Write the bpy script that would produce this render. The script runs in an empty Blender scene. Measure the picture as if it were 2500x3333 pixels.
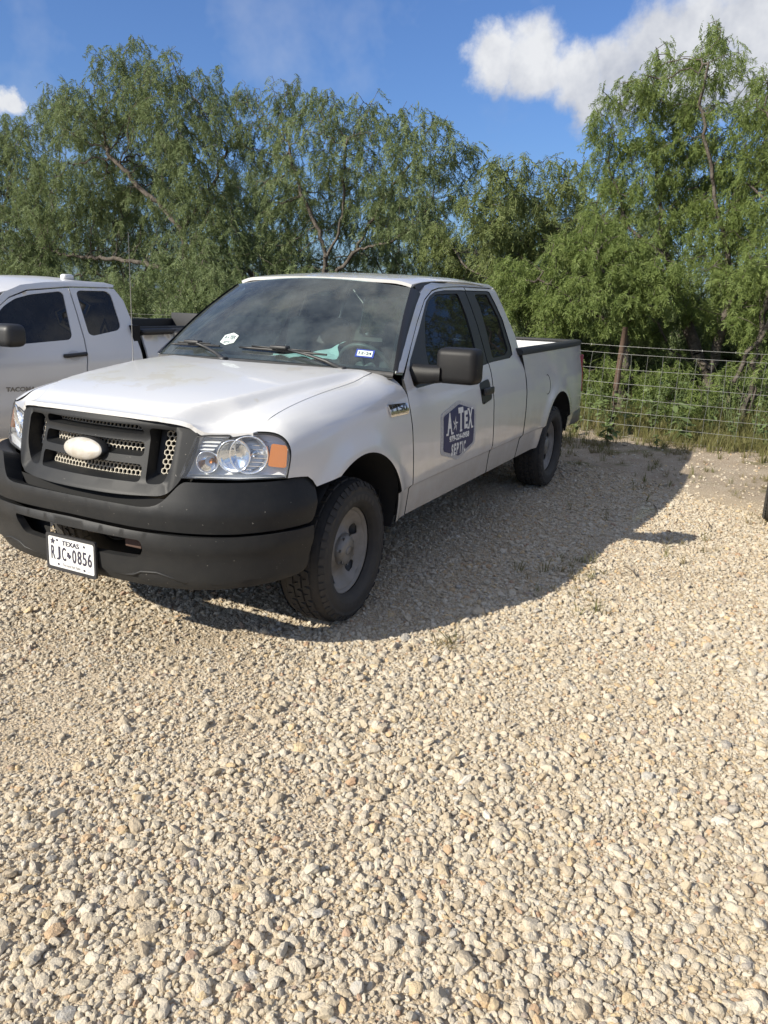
import bpy, bmesh, math, random
import numpy as np
from mathutils import Vector, Matrix
from mathutils.geometry import delaunay_2d_cdt
scene = bpy.context.scene
COL = scene.collection
R = math.radians

# ------------------------------------------------------------------ camera, light, exposure
cam_d = bpy.data.cameras.new('camera'); cam = bpy.data.objects.new('camera', cam_d); COL.objects.link(cam)
CAM = Vector((3.32988739, 2.81145412, 1.67749374))
rx = Vector((-0.46381119, 0.88540616, 0.03057963)); uy = Vector((-0.22546956, -0.15134955, 0.96242236)); fz = Vector((-0.85676289, -0.43948749, -0.26982975))
m = Matrix((rx, uy, -fz)).transposed().to_4x4(); m.translation = CAM
cam.matrix_world = m
cam_d.sensor_fit = 'VERTICAL'; cam_d.sensor_height = 24; cam_d.lens = 2477.9 / 3333 * 24
cam_d.clip_start = .05; cam_d.clip_end = 2000
scene.camera = cam
try:
    scene.cycles.use_denoising = True
    scene.cycles.max_bounces = 8; scene.cycles.transparent_max_bounces = 16
    scene.cycles.caustics_reflective = False; scene.cycles.caustics_refractive = False
except Exception: pass
scene.view_settings.view_transform = 'Standard'; scene.view_settings.look = 'None'
scene.view_settings.gamma = 1; scene.view_settings.use_curve_mapping = False
scene.view_settings.exposure = 0.55

SUN = Vector((1.37, -.80, 1.0)).normalized()
SUN_EL = math.asin(SUN.z); SUN_AZ = math.atan2(SUN.x, SUN.y)
sd = bpy.data.lights.new('sun', 'SUN'); sun = bpy.data.objects.new('sun', sd); COL.objects.link(sun)
sd.energy = 5.0; sd.angle = R(.53); sd.color = (1.0, .93, .80)
sun.rotation_euler = SUN.to_track_quat('Z', 'Y').to_euler(); sun.location = SUN * 30

W = bpy.data.worlds.new('World'); scene.world = W; W.use_nodes = True
def world():
    nt = W.node_tree; nt.nodes.clear(); N = nt.nodes.new; L = nt.links.new
    out = N('ShaderNodeOutputWorld'); bg = N('ShaderNodeBackground'); L(bg.outputs[0], out.inputs[0])
    sky = N('ShaderNodeTexSky'); sky.sky_type = 'NISHITA'; sky.sun_disc = False
    sky.sun_elevation = SUN_EL; sky.sun_rotation = SUN_AZ; sky.air_density = 1.0; sky.dust_density = 1.6; sky.ozone_density = 2.2
    bg.inputs[1].default_value = .115
    tc = N('ShaderNodeTexCoord')
    def math_(op, a, b=None, c=None, clamp=False):
        n = N('ShaderNodeMath'); n.operation = op; n.use_clamp = clamp
        for i, v in enumerate((a, b, c)):
            if v is None: continue
            if isinstance(v, (int, float)): n.inputs[i].default_value = v
            else: L(v, n.inputs[i])
        return n.outputs[0]
    def vmath(op, a, b=None):
        n = N('ShaderNodeVectorMath'); n.operation = op
        for i, v in enumerate((a, b)):
            if v is None: continue
            if isinstance(v, tuple): n.inputs[i].default_value = v
            else: L(v, n.inputs[i])
        return n.outputs['Value'] if op in ('LENGTH', 'DOT_PRODUCT', 'DISTANCE') else n.outputs[0]
    def noise(vec, sc, det, rough=.55):
        n = N('ShaderNodeTexNoise'); n.inputs['Scale'].default_value = sc; n.inputs['Detail'].default_value = det; n.inputs['Roughness'].default_value = rough
        L(vec, n.inputs['Vector']); return n
    d = tc.outputs['Generated']
    n1 = noise(d, 14, 6, .62)
    off = vmath('SUBTRACT', n1.outputs['Color'], (.5, .5, .5))
    sc = N('ShaderNodeVectorMath'); sc.operation = 'SCALE'; L(off, sc.inputs[0]); sc.inputs['Scale'].default_value = .075
    dv = vmath('ADD', d, sc.outputs[0])
    blobs = [((-.901, -.345, .262), .040), ((-.917, -.304, .257), .048), ((-.934, -.262, .246), .046), ((-.943, -.217, .253), .046),
             ((-.946, -.178, .272), .052), ((-.95, -.131, .283), .060), ((-.954, -.085, .287), .055), ((-.955, -.199, .222), .040),
             ((-.943, -.248, .224), .036), ((-.961, -.138, .24), .058), ((-.968, -.084, .237), .058), ((-.606, -.775, .186), .020), ((-.95, .02, .30), .08), ((-.94, .10, .29), .08), ((-.80, .55, .22), .10), ((-.62, .70, .33), .09), ((.3, -.85, .40), .12), ((.75, .5, .42), .12), ((-.1, .9, .38), .11)]
    acc = None
    for cpos, rad in blobs:
        dist = vmath('DISTANCE', dv, cpos)
        v = math_('SUBTRACT', 1.0, math_('DIVIDE', dist, rad), clamp=True)
        acc = v if acc is None else math_('MAXIMUM', acc, v)
    # unseen clouds added around the rest of the sky to brighten the fill light
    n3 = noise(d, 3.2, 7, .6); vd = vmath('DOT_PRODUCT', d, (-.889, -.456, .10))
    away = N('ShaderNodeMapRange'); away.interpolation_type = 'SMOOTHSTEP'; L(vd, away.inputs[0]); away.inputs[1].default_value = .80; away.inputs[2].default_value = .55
    fill_cloud = N('ShaderNodeMapRange'); fill_cloud.interpolation_type = 'SMOOTHSTEP'; L(n3.outputs['Fac'], fill_cloud.inputs[0]); fill_cloud.inputs[1].default_value = .45; fill_cloud.inputs[2].default_value = .57
    around = math_('MULTIPLY', fill_cloud.outputs[0], away.outputs[0])
    wisp = noise(d, 5.5, 5, .6)
    dens = math_('ADD', math_('MULTIPLY', acc, 2.6), math_('MULTIPLY', math_('SUBTRACT', n1.outputs['Fac'], .5), .9))
    mask = N('ShaderNodeMapRange'); mask.interpolation_type = 'SMOOTHSTEP'; L(dens, mask.inputs[0]); mask.inputs[1].default_value = -.02; mask.inputs[2].default_value = 1.4
    gate = math_('GREATER_THAN', acc, .001)
    mk = math_('MULTIPLY', mask.outputs[0], gate)
    wm = N('ShaderNodeMapRange'); L(wisp.outputs['Fac'], wm.inputs[0]); wm.inputs[1].default_value = .54; wm.inputs[2].default_value = .85; wm.inputs[4].default_value = .30
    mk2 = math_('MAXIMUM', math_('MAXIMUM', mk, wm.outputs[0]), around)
    # thick sunlit heads are white, thinner undersides grey blue
    sepd = N('ShaderNodeSeparateXYZ'); L(d, sepd.inputs[0])
    n2 = noise(d, 9, 5, .6)
    lit = math_('ADD', math_('MULTIPLY', math_('SUBTRACT', sepd.outputs['Z'], .235), 9.0), math_('ADD', math_('MULTIPLY', math_('SUBTRACT', n2.outputs['Fac'], .5), 3.2), math_('MULTIPLY', sepd.outputs['Y'], -1.6)))
    lr = N('ShaderNodeMapRange'); L(lit, lr.inputs[0]); lr.inputs[1].default_value = -.25; lr.inputs[2].default_value = .85
    cc = N('ShaderNodeMix'); cc.data_type = 'RGBA'; L(lr.outputs[0], cc.inputs[0])
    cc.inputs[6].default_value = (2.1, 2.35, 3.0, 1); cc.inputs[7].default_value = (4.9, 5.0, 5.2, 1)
    hue = N('ShaderNodeMix'); hue.data_type = 'RGBA'; hue.blend_type = 'MULTIPLY'; hue.inputs[0].default_value = 1
    L(sky.outputs[0], hue.inputs[6]); hue.inputs[7].default_value = (.47, .63, .91, 1)
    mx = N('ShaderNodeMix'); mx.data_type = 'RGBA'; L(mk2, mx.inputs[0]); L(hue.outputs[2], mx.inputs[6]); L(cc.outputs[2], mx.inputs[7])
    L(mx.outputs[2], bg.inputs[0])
world()

# ------------------------------------------------------------------ materials
MATS = {}
def M(name, col, rough=.5, metal=0., coat=0., var=0., vs=6., col2=None, bump=0., bs=60., spots=None, spec=.5, bdist=.01):
    """principled material; var mixes towards col2 by noise, spots = (colour, scale, threshold) adds flecks"""
    if name in MATS: return MATS[name]
    mt = bpy.data.materials.new(name); mt.use_nodes = True; nt = mt.node_tree; N = nt.nodes.new; L = nt.links.new
    b = nt.nodes['Principled BSDF']
    b.inputs['Base Color'].default_value = (*col, 1); b.inputs['Roughness'].default_value = rough; b.inputs['Metallic'].default_value = metal
    b.inputs['Coat Weight'].default_value = coat; b.inputs['Coat Roughness'].default_value = .05; b.inputs['Specular IOR Level'].default_value = spec
    tc = N('ShaderNodeTexCoord'); last = None
    if var or col2:
        n = N('ShaderNodeTexNoise'); n.inputs['Scale'].default_value = vs; n.inputs['Detail'].default_value = 6; n.inputs['Roughness'].default_value = .65; L(tc.outputs['Object'], n.inputs['Vector'])
        r = N('ShaderNodeMapRange'); L(n.outputs['Fac'], r.inputs[0]); r.inputs[1].default_value = .38; r.inputs[2].default_value = .66; r.inputs[4].default_value = var
        mx = N('ShaderNodeMix'); mx.data_type = 'RGBA'; L(r.outputs[0], mx.inputs[0]); mx.inputs[6].default_value = (*col, 1); mx.inputs[7].default_value = (*(col2 or [c * .6 for c in col]), 1)
        last = mx.outputs[2]
    if spots:
        sc_, s, th = spots
        n = N('ShaderNodeTexNoise'); n.inputs['Scale'].default_value = s; n.inputs['Detail'].default_value = 3; L(tc.outputs['Object'], n.inputs['Vector'])
        r = N('ShaderNodeMapRange'); L(n.outputs['Fac'], r.inputs[0]); r.inputs[1].default_value = th; r.inputs[2].default_value = th + .04
        mx = N('ShaderNodeMix'); mx.data_type = 'RGBA'; L(r.outputs[0], mx.inputs[0])
        if last: L(last, mx.inputs[6])
        else: mx.inputs[6].default_value = (*col, 1)
        mx.inputs[7].default_value = (*sc_, 1); last = mx.outputs[2]
    if last: L(last, b.inputs['Base Color'])
    if bump:
        n = N('ShaderNodeTexNoise'); n.inputs['Scale'].default_value = bs; n.inputs['Detail'].default_value = 4; L(tc.outputs['Object'], n.inputs['Vector'])
        bp = N('ShaderNodeBump'); bp.inputs['Strength'].default_value = bump; bp.inputs['Distance'].default_value = bdist; L(n.outputs['Fac'], bp.inputs['Height']); L(bp.outputs[0], b.inputs['Normal'])
    MATS[name] = mt; return mt

def glass(name, tint, dust=.0, rough=.02, dustcol=(.45, .45, .43), strength=1.0):
    """thin sheet: tinted see-through + fresnel mirror + a little dust"""
    if name in MATS: return MATS[name]
    mt = bpy.data.materials.new(name); mt.use_nodes = True; nt = mt.node_tree; nt.nodes.clear(); N = nt.nodes.new; L = nt.links.new
    out = N('ShaderNodeOutputMaterial'); tr = N('ShaderNodeBsdfTransparent'); tr.inputs[0].default_value = (*tint, 1)
    gl = N('ShaderNodeBsdfGlossy'); gl.inputs['Roughness'].default_value = rough; gl.inputs[0].default_value = (1, 1, 1, 1)
    ge = N('ShaderNodeNewGeometry'); dt = N('ShaderNodeVectorMath'); dt.operation = 'DOT_PRODUCT'; L(ge.outputs['Incoming'], dt.inputs[0]); L(ge.outputs['Normal'], dt.inputs[1])
    def mth(op, a, b): n = N('ShaderNodeMath'); n.operation = op; n.use_clamp = op != 'SUBTRACT'; [L(v, n.inputs[i]) if not isinstance(v, (int, float)) else setattr(n.inputs[i], 'default_value', v) for i, v in enumerate((a, b))]; return n.outputs[0]
    ab = N('ShaderNodeMath'); ab.operation = 'ABSOLUTE'; L(dt.outputs['Value'], ab.inputs[0])
    f5 = mth('POWER', mth('SUBTRACT', 1.0, ab.outputs[0]), 5.0)      # two-sided Schlick, both faces of the sheet
    mu = N('ShaderNodeMath'); mu.operation = 'MULTIPLY_ADD'; mu.use_clamp = True; L(f5, mu.inputs[0]); mu.inputs[1].default_value = .92 * strength; mu.inputs[2].default_value = .075 * strength
    mx = N('ShaderNodeMixShader'); L(mu.outputs[0], mx.inputs[0]); L(tr.outputs[0], mx.inputs[1]); L(gl.outputs[0], mx.inputs[2]); last = mx.outputs[0]
    if dust:
        df = N('ShaderNodeBsdfDiffuse'); df.inputs[0].default_value = (*dustcol, 1)
        tc = N('ShaderNodeTexCoord'); n = N('ShaderNodeTexNoise'); n.inputs['Scale'].default_value = 5; n.inputs['Detail'].default_value = 7; n.inputs['Roughness'].default_value = .7; L(tc.outputs['Object'], n.inputs['Vector'])
        r = N('ShaderNodeMapRange'); L(n.outputs['Fac'], r.inputs[0]); r.inputs[1].default_value = .3; r.inputs[2].default_value = .75; r.inputs[3].default_value = dust * .4; r.inputs[4].default_value = dust * 1.6
        m2 = N('ShaderNodeMixShader'); L(r.outputs[0], m2.inputs[0]); L(last, m2.inputs[1]); L(df.outputs[0], m2.inputs[2]); last = m2.outputs[0]
    L(last, out.inputs[0]); MATS[name] = mt; return mt

def leafmat(name, c1, c2, transl=.35, rough=.6):
    mt = bpy.data.materials.new(name); mt.use_nodes = True; nt = mt.node_tree; nt.nodes.clear(); N = nt.nodes.new; L = nt.links.new
    out = N('ShaderNodeOutputMaterial'); oi = N('ShaderNodeNewGeometry')
    mx = N('ShaderNodeMix'); mx.data_type = 'RGBA'; L(oi.outputs['Random Per Island'], mx.inputs[0]); mx.inputs[6].default_value = (*c1, 1); mx.inputs[7].default_value = (*c2, 1)
    p = N('ShaderNodeBsdfPrincipled'); p.inputs['Roughness'].default_value = rough; p.inputs['Specular IOR Level'].default_value = .35; L(mx.outputs[2], p.inputs['Base Color'])
    t = N('ShaderNodeBsdfTranslucent'); L(mx.outputs[2], t.inputs[0])
    ms = N('ShaderNodeMixShader'); ms.inputs[0].default_value = transl; L(p.outputs[0], ms.inputs[1]); L(t.outputs[0], ms.inputs[2]); L(ms.outputs[0], out.inputs[0])
    return mt

# ------------------------------------------------------------------ helpers
def tag(o, label=None, cat=None, group=None, kind=None):
    if label: o['label'] = label
    if cat: o['category'] = cat
    if group: o['group'] = group
    if kind: o['kind'] = kind
    return o
def empty(name, loc=(0, 0, 0)):
    o = bpy.data.objects.new(name, None); COL.objects.link(o); o.location = loc; o.empty_display_size = .2; return o
def link(o, parent=None):
    COL.objects.link(o)
    if parent is not None:
        o.parent = parent
        if parent.type == 'EMPTY' and parent.parent is None: o.matrix_parent_inverse = Matrix.Translation(-parent.location)
    return o
def copy_tree(o, parent=None):
    c = o.copy(); COL.objects.link(c); c.parent = parent
    if parent is not None: c.matrix_parent_inverse = o.matrix_parent_inverse.copy()
    for ch in o.children: copy_tree(ch, c)
    return c
class MB:
    def __init__(s): s.v = []; s.f = []; s.m = []; s.sm = []
    def add(s, v, f, mi=0, smooth=False):
        b = len(s.v); s.v += [tuple(map(float, p)) for p in v]; s.f += [tuple(b + i for i in q) for q in f]; s.m += [mi] * len(f); s.sm += [smooth] * len(f)
        return s
    def build(s, name, mats, parent=None):
        me = bpy.data.meshes.new(name); me.from_pydata(s.v, [], s.f)
        for mt in (mats if isinstance(mats, (list, tuple)) else [mats]): me.materials.append(mt)
        me.polygons.foreach_set('material_index', s.m); me.polygons.foreach_set('use_smooth', s.sm); me.update()
        return link(bpy.data.objects.new(name, me), parent)
    def box(s, c, d, mi=0, bev=0., rot=None, seg=2, smooth=True):
        bm = bmesh.new(); bmesh.ops.create_cube(bm, size=1); bmesh.ops.scale(bm, vec=d, verts=bm.verts)
        if bev: bmesh.ops.bevel(bm, geom=list(bm.edges), offset=bev, segments=seg, affect='EDGES', profile=.5)
        if rot is not None: bmesh.ops.rotate(bm, matrix=rot, verts=bm.verts)
        bmesh.ops.translate(bm, vec=c, verts=bm.verts); bm.verts.index_update()
        s.add([v.co[:] for v in bm.verts], [[v.index for v in f.verts] for f in bm.faces], mi, bool(bev) and smooth); bm.free(); return s
    def tube(s, path, rad, n=8, mi=0, cap=True):
        P = [Vector(p) for p in path]; rs = rad if isinstance(rad, (list, tuple)) else [rad] * len(P); vs = []; fs = []
        ref = Vector((0, 0, 1))
        for i, p in enumerate(P):
            t = (P[min(i + 1, len(P) - 1)] - P[max(i - 1, 0)]).normalized()
            if abs(t.dot(ref)) > .95: ref = Vector((1, .3, 0)).normalized()
            a = t.cross(ref).normalized(); b = t.cross(a)
            for k in range(n):
                an = 2 * math.pi * k / n; vs.append(p + (a * math.cos(an) + b * math.sin(an)) * rs[i])
        for i in range(len(P) - 1):
            for k in range(n): fs.append((i * n + k, i * n + (k + 1) % n, (i + 1) * n + (k + 1) % n, (i + 1) * n + k))
        if cap: fs.append(tuple(range(n))); fs.append(tuple(range((len(P) - 1) * n, len(P) * n))[::-1])
        return s.add(vs, fs, mi, True)
    def revolve(s, prof, n=48, mi=0, fn=None, closed=False):
        """prof: (r, h); fn(r*cos, r*sin, h) -> xyz"""
        vs = []; fs = []; k = len(prof)
        for i in range(n):
            a = 2 * math.pi * i / n
            for r, h in prof: vs.append(fn(r * math.cos(a), r * math.sin(a), h))
        for i in range(n):
            j = (i + 1) % n
            for q in range(k - 1): fs.append((i * k + q, j * k + q, j * k + q + 1, i * k + q + 1))
        return s.add(vs, fs, mi, True)
def densify(poly, step):
    out = []; n = len(poly)
    for i in range(n):
        a, b = np.array(poly[i][:2], float), np.array(poly[(i + 1) % n][:2], float); k = max(1, int(math.ceil(np.linalg.norm(b - a) / step)))
        out += [tuple(a + (b - a) * t / k) for t in range(k)]
    return out
def rnd(poly, r=.02, n=5):
    """fillet the corners of a polygon; a third element overrides the radius"""
    out = []; k = len(poly)
    for i in range(k):
        p, a, b = np.array(poly[i][:2], float), np.array(poly[i - 1][:2], float), np.array(poly[(i + 1) % k][:2], float)
        rr = poly[i][2] if len(poly[i]) > 2 else r
        la, lb = np.linalg.norm(a - p), np.linalg.norm(b - p)
        if rr <= 0 or la < 1e-6 or lb < 1e-6: out.append(tuple(p)); continue
        q = min(rr, la * .48, lb * .48); A = p + (a - p) / la * q; B = p + (b - p) / lb * q
        for t in np.linspace(0, 1, n): out.append(tuple(A * (1 - t) ** 2 + 2 * p * t * (1 - t) + B * t * t))
    return out
def inside(P, poly):
    poly = np.asarray(poly); x, y = P[:, 0], P[:, 1]; r = np.zeros(len(P), bool); j = len(poly) - 1
    for i in range(len(poly)):
        xi, yi = poly[i]; xj, yj = poly[j]
        if yi != yj: r ^= ((yi > y) != (yj > y)) & (x < (xj - xi) * (y - yi) / (yj - yi) + xi)
        j = i
    return r
def arc(c, r, a0, a1, n=20): return [(c[0] + r * math.cos(R(a)), c[1] + r * math.sin(R(a))) for a in np.linspace(a0, a1, n)]
def ell(c, a, b, n=28): return [(c[0] + a * math.cos(t), c[1] + b * math.sin(t)) for t in np.linspace(0, 2 * math.pi, n, endpoint=False)]
class Cur:
    """smooth monotone-ish interpolation through points"""
    def __init__(s, pts):
        pts = sorted(pts); s.x = np.array([p[0] for p in pts], float); s.y = np.array([p[1] for p in pts], float)
        h = np.diff(s.x); dl = np.diff(s.y) / h; mm = np.zeros(len(s.x)); mm[0] = dl[0]; mm[-1] = dl[-1]
        for i in range(1, len(dl)):
            mm[i] = 0 if dl[i - 1] * dl[i] <= 0 else 2 / (1 / dl[i - 1] + 1 / dl[i])
        s.m = mm
    def __call__(s, v):
        if v <= s.x[0]: return float(s.y[0] + s.m[0] * (v - s.x[0]))
        if v >= s.x[-1]: return float(s.y[-1] + s.m[-1] * (v - s.x[-1]))
        i = int(np.searchsorted(s.x, v)) - 1; h = s.x[i + 1] - s.x[i]; t = (v - s.x[i]) / h
        return float((2 * t ** 3 - 3 * t ** 2 + 1) * s.y[i] + (t ** 3 - 2 * t ** 2 + t) * h * s.m[i] + (-2 * t ** 3 + 3 * t ** 2) * s.y[i + 1] + (t ** 3 - t ** 2) * h * s.m[i + 1])
def sstep(a, b, x): t = min(1, max(0, (x - a) / (b - a))); return t * t * (3 - 2 * t)

def panel(name, outline, fn, mat, parent, holes=(), rows=(), step=.05, rim=.012, out=(0, 1, 0), mirror=False, off=0., build=True, hole_rim=None, hole_map=None, rim_mat=None):
    """a sheet cut along an outline, laid on the surface fn(a, b) -> xyz, with smooth normals and a turned-in edge"""
    bound = [densify(outline, step * .8)] + [densify(h, step * .5) for h in holes]
    pts = []; edges = []
    for l in bound:
        b = len(pts); pts += l; edges += [(b + i, b + (i + 1) % len(l)) for i in range(len(l))]
    lo, hi = np.min(bound[0], axis=0), np.max(bound[0], axis=0)
    gx, gy = np.meshgrid(np.arange(lo[0] + step / 2, hi[0], step), np.arange(lo[1] + step / 2, hi[1], step)); G = np.stack([gx.ravel(), gy.ravel()], 1)
    if rows:
        for row in rows: G = G[np.abs(G[:, 1] - np.array([row(a) for a in G[:, 0]])) > step * .3]
        G = np.concatenate([G] + [[(a, row(a)) for a in np.arange(lo[0] + .01, hi[0], step * .8)] for row in rows])
    if len(G):
        k = inside(G, bound[0])
        for h in bound[1:]: k &= ~inside(G, h)
        G = G[k]
        if len(G):
            B = np.array(pts); dm = np.min(np.linalg.norm(G[:, None] - B[None], axis=2), axis=1); G = G[dm > (step * .35 if not rows else .006)]; pts = pts + [tuple(g) for g in G]
    v2, _, tris, *_ = delaunay_2d_cdt([Vector(p) for p in pts], edges, [], 0, 1e-7)
    v2 = np.array([v[:] for v in v2]); tris = np.array([t for t in tris if len(t) == 3]); ce = v2[tris].mean(1)
    k = inside(ce, bound[0])
    for h in bound[1:]: k &= ~inside(ce, h)
    tris = tris[k]
    e = 1e-3; pos = []; nor = []
    o = Vector(out)
    def sample(a, b):
        p = Vector(fn(a, b)); da = Vector(fn(a + e, b)) - Vector(fn(a - e, b)); db = Vector(fn(a, b + e)) - Vector(fn(a, b - e)); n = da.cross(db)
        n = n.normalized() if n.length > 1e-12 else o.copy()
        if n.dot(o) < 0: n = -n
        return p + n * off, n
    for a, b in v2:
        p, n = sample(a, b); pos.append(p); nor.append(n)
    faces = []; ln = []
    for t in tris:
        a, b, c_ = (pos[i] for i in t); g = (b - a).cross(c_ - a)
        t = tuple(int(q) for q in t)
        if g.dot(nor[t[0]] + nor[t[1]] + nor[t[2]]) < 0: t = (t[0], t[2], t[1])
        faces.append(t); ln += [nor[i] for i in t]
    nf = len(faces); verts = [p.copy() for p in pos]
    cen = sum(verts, Vector()) / max(1, len(verts))
    for li, l in enumerate(bound):
        rr = rim if li == 0 or hole_rim is None else hole_rim
        if not rr: continue
        b = len(verts); n = len(l)
        for a, bb in l:
            p, nn = sample(a, bb); verts += [p, p - nn * rr if li == 0 or hole_map is None else Vector(hole_map(a, bb, li - 1))]
        for i in range(n):
            j = (i + 1) % n; faces.append((b + 2 * i, b + 2 * j, b + 2 * j + 1, b + 2 * i + 1)); ln += [Vector((0, 0, 0))] * 4
    if mirror:
        verts = [Vector((p.x, -p.y, p.z)) for p in verts]; nl = []; k = 0; ff = []
        for f in faces:
            q = ln[k:k + len(f)]; k += len(f); nl += [Vector((n.x, -n.y, n.z)) for n in q[::-1]]; ff.append(f[::-1])
        faces = ff; ln = nl
    me = bpy.data.meshes.new(name); me.from_pydata([p[:] for p in verts], [], faces); me.materials.append(mat)
    if rim_mat: me.materials.append(rim_mat); me.polygons.foreach_set('material_index', [0] * nf + [1] * (len(faces) - nf))
    sm = [True] * nf + [False] * (len(faces) - nf); me.polygons.foreach_set('use_smooth', sm)
    me.normals_split_custom_set([n[:] for n in ln]); me.update()
    return link(bpy.data.objects.new(name, me), parent)

def text2d(s, bold=0., font_scale=1.):
    """outline text as 2d triangles, scaled to a unit box (w, h) around the origin"""
    cu = bpy.data.curves.new('lettering', 'FONT'); cu.body = s; cu.align_x = 'CENTER'; cu.offset = bold; cu.resolution_u = 3
    ob = bpy.data.objects.new('lettering', cu); me = bpy.data.meshes.new_from_object(ob)
    v = np.array([p.co[:2] for p in me.vertices]); f = [tuple(p.vertices) for p in me.polygons]
    bpy.data.objects.remove(ob); bpy.data.curves.remove(cu); bpy.data.meshes.remove(me)
    lo, hi = v.min(0), v.max(0); v = (v - (lo + hi) / 2) / np.maximum(hi - lo, 1e-6)
    return v, f
def put_text(mb, s, box, fn, mi=0, bold=0.):
    """box = (cx, cy, w, h) in the coordinates of fn"""
    v, f = text2d(s, bold); mb.add([fn(box[0] + a * box[2], box[1] + b * box[3]) for a, b in v], f, mi)
def put_poly(mb, poly, fn, mi=0): mb.add([fn(a, b) for a, b in poly], [tuple(range(len(poly)))], mi)
def star(c, r, r2=None, rot=90, sx=1.): 
    r2 = r2 or r * .4
    return [(c[0] + sx * (r if i % 2 == 0 else r2) * math.cos(R(rot + 36 * i)), c[1] + (r if i % 2 == 0 else r2) * math.sin(R(rot + 36 * i))) for i in range(10)]
def put_star(mb, c, r, fn, mi=0, rot=90, sx=1., mi2=None):
    s = star(c, r, None, rot, sx)
    for i in range(10):
        mb.add([fn(*c), fn(*s[i]), fn(*s[(i + 1) % 10])], [(0, 1, 2)], mi if (i % 2 == 0 or mi2 is None) else mi2)

# shared materials
PAINT = M('white_paint', (.62, .62, .615), .27, coat=.85, var=.35, vs=2.2, col2=(.575, .565, .54), spots=((.33, .30, .25), 46, .77))
PLASTIC = M('grey_plastic', (.011, .012, .0135), .5, spec=.28, var=.6, vs=9, col2=(.021, .021, .021), bump=.25, bs=420, spots=((.20, .19, .17), 75, .725), bdist=.002)
def dusty(mt, z0, z1, amount, dcol=(.40, .35, .28)):
    """light road dust sprayed over the lower body, thicker towards the sills"""
    nt = mt.node_tree; N = nt.nodes.new; L = nt.links.new; b = nt.nodes['Principled BSDF']; src = b.inputs['Base Color'].links[0].from_socket
    tc = N('ShaderNodeTexCoord'); s = N('ShaderNodeSeparateXYZ'); L(tc.outputs['Object'], s.inputs[0])
    n = N('ShaderNodeTexNoise'); n.inputs['Scale'].default_value = 5; n.inputs['Detail'].default_value = 8; n.inputs['Roughness'].default_value = .75; L(tc.outputs['Object'], n.inputs['Vector'])
    a = N('ShaderNodeMath'); a.operation = 'MULTIPLY_ADD'; L(n.outputs['Fac'], a.inputs[0]); a.inputs[1].default_value = -.5; L(s.outputs[2], a.inputs[2])
    r = N('ShaderNodeMapRange'); L(a.outputs[0], r.inputs[0]); r.inputs[1].default_value = z0; r.inputs[2].default_value = z1; r.inputs[3].default_value = 0; r.inputs[4].default_value = amount
    mx = N('ShaderNodeMix'); mx.data_type = 'RGBA'; L(r.outputs[0], mx.inputs[0]); L(src, mx.inputs[6]); mx.inputs[7].default_value = (*dcol, 1); L(mx.outputs[2], b.inputs['Base Color'])
TRIM = M('black_trim', (.012, .012, .013), .38)
RUBBER = M('rubber', (.019, .019, .019), .75, var=.6, vs=14, col2=(.040, .036, .031), bump=.2, bs=200, bdist=.002)
DARK = M('dark_void', (.008, .008, .008), .9)
CHROME = M('chrome', (.75, .76, .77), .09, metal=1.)
STEEL = M('steel_wheel', (.235, .222, .205), .55, metal=0., var=.7, vs=9, col2=(.16, .145, .12))

dusty(PAINT, .62, .18, .75); dusty(PLASTIC, .60, .0, .12, (.12, .11, .09)); dusty(RUBBER, .30, -.3, .30, (.12, .105, .085))

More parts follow.
